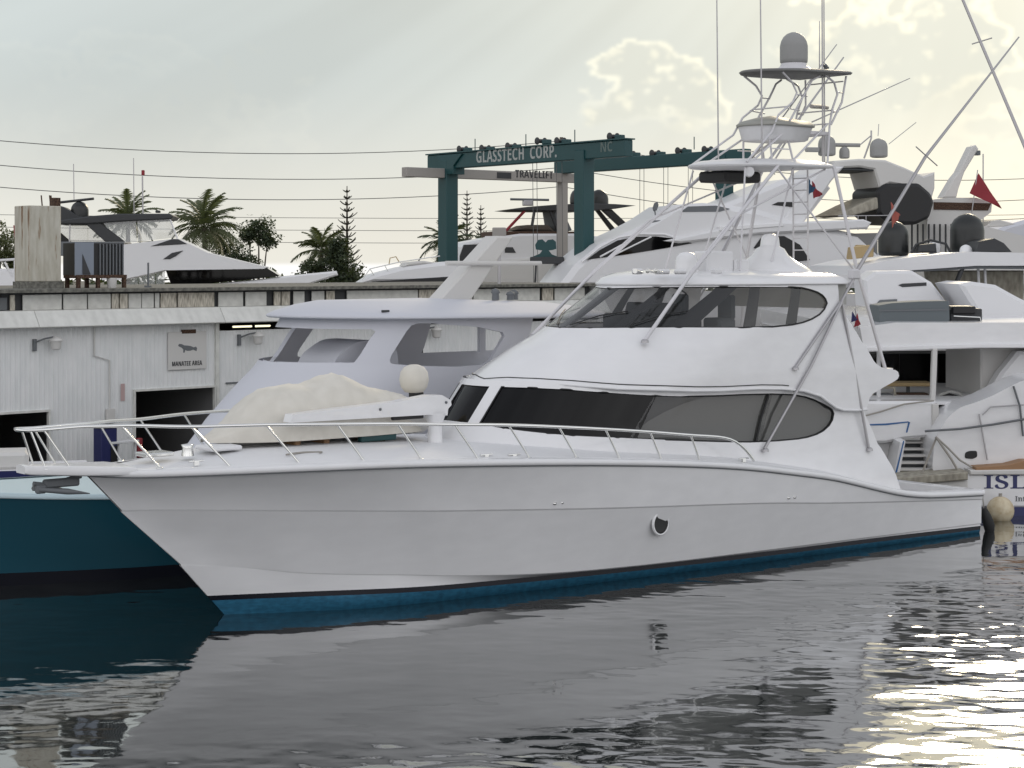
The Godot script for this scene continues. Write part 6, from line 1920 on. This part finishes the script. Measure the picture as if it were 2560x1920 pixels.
	tubes("mooring_rope", [v3([[-0.78, 2.18, -0.20], [-0.33, 1.53, -0.20], [-0.11, 1.14, -0.20]])], 0.035, mats["rope"], r)
	tubes("mooring_rope", [v3([[-0.73, 2.17, -0.30], [-1.00, 1.52, -0.30], [-1.14, 1.14, -0.30]])], 0.030, mats["rope"], r)
	tubes("stanchion", [v3([[0.48, 2.80, -0.40], [0.57, 2.30, -0.40], [0.71, 1.51, -0.40]])], 0.022, mats["alloy"], r)
	tubes("stanchion", [v3([[1.44, 3.58, -0.40], [1.62, 3.02, -0.40], [1.71, 2.18, -0.40]])], 0.030, mats["mid_grey"], r)
	tubes("rail_gate", [v3([[0.57, 2.77, -0.40], [0.80, 3.00, -0.40], [1.74, 3.06, -0.40]])], 0.020, mats["alloy"], r)
	lettering("lettering", "ISLA", 0.58, mats["navy"], r, Vector3(0.49, 0.63, 0.004), Basis.IDENTITY.scaled(Vector3(1.28, 0.92, 1.0)), true)
	lettering("lettering", "Int", 0.2, mats["mid_grey"], r, Vector3(1.37, 0.36, 0.004), Basis.IDENTITY, true)
	var wc := thing("wicker_chair", "dark round backed wicker chair on the aft deck beside the white post", "chair", Vector3(12.60, 0, -54.60), deg_to_rad(0.0))
	tubes("back_rim", [v3([[0.18, 2.66, 0.40], [0.19, 2.90, 0.40], [0.31, 3.07, 0.40], [0.59, 3.16, 0.40], [0.87, 3.10, 0.40], [1.01, 2.95, 0.40], [1.03, 2.71, 0.40]])], 0.045, mats["curtain"], wc)
	slab("back_panel", [[0.24, 2.68], [0.26, 2.90], [0.37, 3.03], [0.61, 3.10], [0.85, 3.04], [1.00, 2.92], [1.01, 2.68]], 0.20, 0.30, "black", wc, 0.02, 0.00)
	slab("seat", [[0.11, 2.72], [0.95, 2.72], [0.86, 2.36], [0.23, 2.36]], 0.20, 0.75, "dark_grey", wc, 0.05, 0.00)
	var fb := thing("ensign", "small red, white and navy ensign hanging by the wing of the sportfisher", "flag", Vector3(11.00, 0, -51.50), deg_to_rad(0.0))
	tubes("staff", [v3([[-1.18, 5.74, 0.00], [-1.09, 5.10, 0.00]])], 0.020, mats["alloy"], fb)
	flag_cloth("canton", v3([[-1.27, 5.65, 0.02], [-1.30, 5.33, 0.02], [-1.11, 5.40, 0.02]]), mats["navy"], fb)
	flag_cloth("stripes", v3([[-1.13, 5.60, 0.05], [-1.23, 5.19, 0.05], [-1.04, 5.26, 0.05]]), mats["red_cloth"], fb)
# ---- small things ------------------------------------------------------------------------------------------
func on_yacht(s: float, y: float, t: float) -> Vector3:
	# a place on the sportfishing yacht, in the world
	return Vector3(-5.737, 0, -35.959) + Basis(Vector3.UP, deg_to_rad(39.0)) * Vector3(s, y, t)

func build_small_things() -> void:
	# tender on the foredeck under a loose cream cover
	var t := thing("covered_tender", "small tender under a loose cream cover on the sportfisher foredeck", "tender", on_yacht(0, 3.22, 0), deg_to_rad(39.0))
	var nz := FastNoiseLite.new()
	nz.seed = 8
	nz.frequency = 0.9
	var prof := [[-0.3, 0.3, 0.1], [0.1, 0.5, 0.4], [0.5, 0.8, 0.65], [0.8, 1.08, 0.8], [1.15, 1.24, 0.88], [1.6, 1.3, 0.94], [2.1, 1.3, 0.95], [2.5, 1.42, 0.95], [2.75, 1.5, 0.95], [3.1, 1.38, 0.94], [3.6, 1.18, 0.9], [4.1, 1.08, 0.86], [4.5, 0.98, 0.78], [4.8, 0.6, 0.5]]
	var rows := []
	for k in 41:
		var s := lerpf(-0.3, 4.8, k / 40.0)
		var top := tab(prof.map(func(q): return [q[0], q[1]]), s)
		var half := tab(prof.map(func(q): return [q[0], q[2]]), s)
		var row := PackedVector3Array()
		for j in 25:
			var a := PI * j / 24.0
			var c := cos(a)
			var h := pow(sin(a), 0.6)
			var wob := nz.get_noise_2d(s * 1.6, j * 0.25) * 0.04 + absf(nz.get_noise_2d(s * 3.4 + j * 0.16 + 40.0, j * 0.06)) * -0.07
			row.append(Vector3(s, 0.2 + (top - 0.2) * h + wob * h, -0.35 + c * half * (1.0 + wob)))
		rows.append(row)
	var g := Geo.new()
	g.grid(rows)
	part("cover", g, mats["cover_cloth"], t)
	var hl := Geo.new()
	var hr := []
	for k in 15:
		var s := lerpf(0.4, 4.8, k / 14.0)
		var half := 0.85 * pow(clampf((s - 0.3) / 1.6, 0.0, 1.0), 0.6)
		hr.append(PackedVector3Array([Vector3(s, 0.5, -0.35 + half), Vector3(s, 0.3, -0.35 + half * 0.9), Vector3(s, 0.14, -0.35 + half * 0.55), Vector3(s, 0.08, -0.35), Vector3(s, 0.14, -0.35 - half * 0.55), Vector3(s, 0.3, -0.35 - half * 0.9), Vector3(s, 0.5, -0.35 - half)]))
	hl.grid(hr)
	part("hull", hl, mats["old_white"], t)
	for s in [1.5, 2.2, 3.6]:
		boxed("chock", Vector3(s, 0.12, -0.2), Vector3(0.14, 0.24, 1.1), mats["teak"], t, 0.02)
	boxed("chock_pad", Vector3(3.4, 0.14, 0.42), Vector3(0.9, 0.14, 0.16), mats["lift_green"], t, 0.02)
	var ob := Geo.new()
	ob.lathe([[0.0, 0.0], [0.2, 0.03], [0.29, 0.14], [0.325, 0.3], [0.3, 0.47], [0.22, 0.58], [0.1, 0.63], [0.0, 0.64]], Vector3(5.02, 0.94, -0.5), 18)
	part("motor_cover", ob, mats["cover_cloth"], t, "round cream cover over the outboard motor")
	boxed("motor_leg", Vector3(5.08, 0.58, -0.5), Vector3(0.3, 0.8, 0.2), mats["black"], t, 0.03)
	# davit crane stowed beside it, bolted to the deck
	var y: Node = get_node("sportfishing_yacht")
	var dv := Geo.new()
	dv.extrude(v2([[0.95, 3.84], [4.35, 3.82], [4.84, 3.78], [4.86, 3.92], [4.95, 4.0], [4.93, 4.1], [4.7, 4.22], [4.4, 4.23], [3.6, 4.14], [2.2, 4.07], [1.0, 4.0]]), 0.66, 0.96, 0.03)
	part("davit_boom", dv, mats["gelcoat"], y)
	var dp := Geo.new()
	dp.lathe([[0.2, 0.0], [0.16, 0.05], [0.15, 0.4], [0.22, 0.6], [0.22, 0.66]], Vector3(4.62, 3.18, 0.81), 16)
	part("davit_pedestal", dp, mats["gelcoat"], y)
	boxed("davit_ram", Vector3(3.9, 3.78, 0.81), Vector3(0.8, 0.08, 0.1), mats["black"], y, 0.02)
	for q in [[3.1, 4.0], [4.8, 4.06]]:
		var bl := Geo.new()
		bl.lathe([[0.03, 0.0], [0.03, 0.02], [0.0, 0.025]], Vector3(q[0], q[1], 0.96), 8, Basis(Vector3.RIGHT, PI / 2.0))
		part("davit_bolt", bl, mats["mid_grey"], y)
	boxed("rail_clamp", Vector3(1.4, 3.7, -2.1), Vector3(0.2, 0.16, 0.1), mats["black"], y, 0.02)
	var rp := Geo.new()
	rp.tube(curve([[0.5, 3.36, 1.5], [0.9, 3.37, 1.42], [1.3, 3.36, 1.5], [1.2, 3.37, 1.6]], 16), 0.02, 5)
	single("deck_line", rp, mats["rope"], "short grey line lying on the sportfisher side deck by the bow rail", "rope", on_yacht(0, -0.08, 0), deg_to_rad(39.0))
	# fenders at the sportfisher's stern
	var fb := thing("ball_fender", "round dirty white ball fender floating at the sportfisher transom", "fender", Vector3(13.35, 0.27, -49.2), 0.0)
	var fg := Geo.new()
	var pr := []
	for k in 13:
		var a := PI * (k / 12.0 - 0.5)
		pr.append([0.37 * cos(a), 0.38 * sin(a)])
	fg.lathe(pr, Vector3.ZERO, 20)
	part("ball", fg, textured("fender_white", blotch("fender", 128, 0.03, Color(0.62, 0.52, 0.36), Color(0.88, 0.85, 0.76), 6, 0.6), Vector3.ONE * 0.9, 0.6), fb)
	tubes("eye", [v3([[0, 0.36, 0], [0, 0.46, 0]])], 0.05, mats["rope"], fb)
	var ft := thing("black_fender", "black rubber fender hanging between the transom and the ball fender", "fender", on_yacht(21.02, 0.0, 2.74), deg_to_rad(39.0))
	var tg := Geo.new()
	tg.tube(v3([[0.02, 0.62, 0.0], [0.1, 0.4, 0.02], [0.18, 0.15, 0.05], [0.2, 0.0, 0.05]]), [0.07, 0.13, 0.15, 0.12], 12)
	part("bladder", tg, mats["rubber"], ft)
	tubes("lanyard", [v3([[0.02, 0.62, 0.0], [-0.05, 1.08, 0.0]])], 0.015, mats["rope"], ft)
	# navy skiff between the refit yacht and the quay
	var sk := thing("navy_skiff", "navy blue skiff with white coaming behind the teal bow at the left edge", "boat", Vector3(-16.0, 0, -43.4), deg_to_rad(14.0))
	var sh := [[-0.6, 2.1, 0.03], [0.2, 2.07, 0.5], [1.6, 2.04, 0.9], [3.5, 2.02, 1.0], [5.6, 2.02, 1.0]]
	var lo := [[0.4, -0.1, 0.02], [1.2, -0.1, 0.45], [2.4, -0.1, 0.75], [4.0, -0.1, 0.9], [5.6, -0.1, 0.9]]
	var rs := hull_rows([sh, lo], 24, 1.2)
	hull_part("hull", [rs[0], between(rs[0], rs[1], 0.5, 0.03), rs[1]], mats["navy"], sk)
	var dk := Geo.new()
	dk.grid([rs[0], flip(rs[0])])
	part("deck", dk, mats["deck_white"], sk)
	boxed("coaming", Vector3(2.6, 2.22, 0.1), Vector3(3.2, 0.42, 1.3), mats["old_white"], sk, 0.08)
	# fuel cabinet and trolley on the quay
	var fc := thing("fuel_cabinet", "navy blue cabinet with white frame standing on the quay before the hall", "cabinet", hall_at(2.4, 1.0, 1.5), deg_to_rad(43.3))
	boxed("body", Vector3(0, 0.7, 0), Vector3(0.5, 1.4, 0.45), mats["navy"], fc, 0.02)
	boxed("top", Vector3(0, 1.43, 0), Vector3(0.58, 0.06, 0.5), mats["dark_grey"], fc, 0.01)
	boxed("door", Vector3(0.14, 0.55, 0.235), Vector3(0.2, 0.7, 0.02), mats["black"], fc)
	boxed("shelf", Vector3(0.5, 0.98, 0.1), Vector3(0.9, 0.07, 0.3), mats["gelcoat"], fc, 0.01)
	for x in [0.35, 0.9]:
		boxed("shelf_leg", Vector3(x, 0.48, 0.1), Vector3(0.06, 0.95, 0.06), mats["gelcoat"], fc)
	var hc := thing("fire_hose_box", "dark red hose box on a post on the quay beside the big doorway", "box", hall_at(3.55, 1.0, 1.4), deg_to_rad(43.3))
	boxed("case", Vector3(0, 0.75, 0), Vector3(0.16, 0.55, 0.14), mats["red_cloth"], hc, 0.01)
	boxed("post", Vector3(0, 0.25, 0), Vector3(0.08, 0.5, 0.08), mats["mid_grey"], hc)
	# pennant tied to the outrigger, flag on the tower leg
	var pn := thing("orange_pennant", "faded orange red pennant tied to the raised outrigger pole", "flag", on_yacht(17.45, 8.3, 2.6), deg_to_rad(39.0))
	flag_cloth("cloth", v3([[0.0, 0.25, 0.0], [0.05, -0.4, 0.0], [0.28, -0.1, 0.02]]), mat("pennant", lin(0.42, 0.13, 0.1), 0.9), pn)
	var tf := thing("tower_flag", "small blue and red flag hanging inside the tower legs", "flag", on_yacht(17.3, 9.05, 0.0), deg_to_rad(39.0))
	flag_cloth("hoist_half", v3([[0.0, 0.2, 0.0], [0.0, -0.28, 0.0], [0.22, -0.1, 0.02]]), mat("flag_blue", lin(0.04, 0.1, 0.18), 0.9), tf)
	flag_cloth("fly_half", v3([[0.12, 0.12, 0.03], [0.18, -0.34, 0.03], [0.46, -0.25, 0.05]]), mats["red_cloth"], tf)
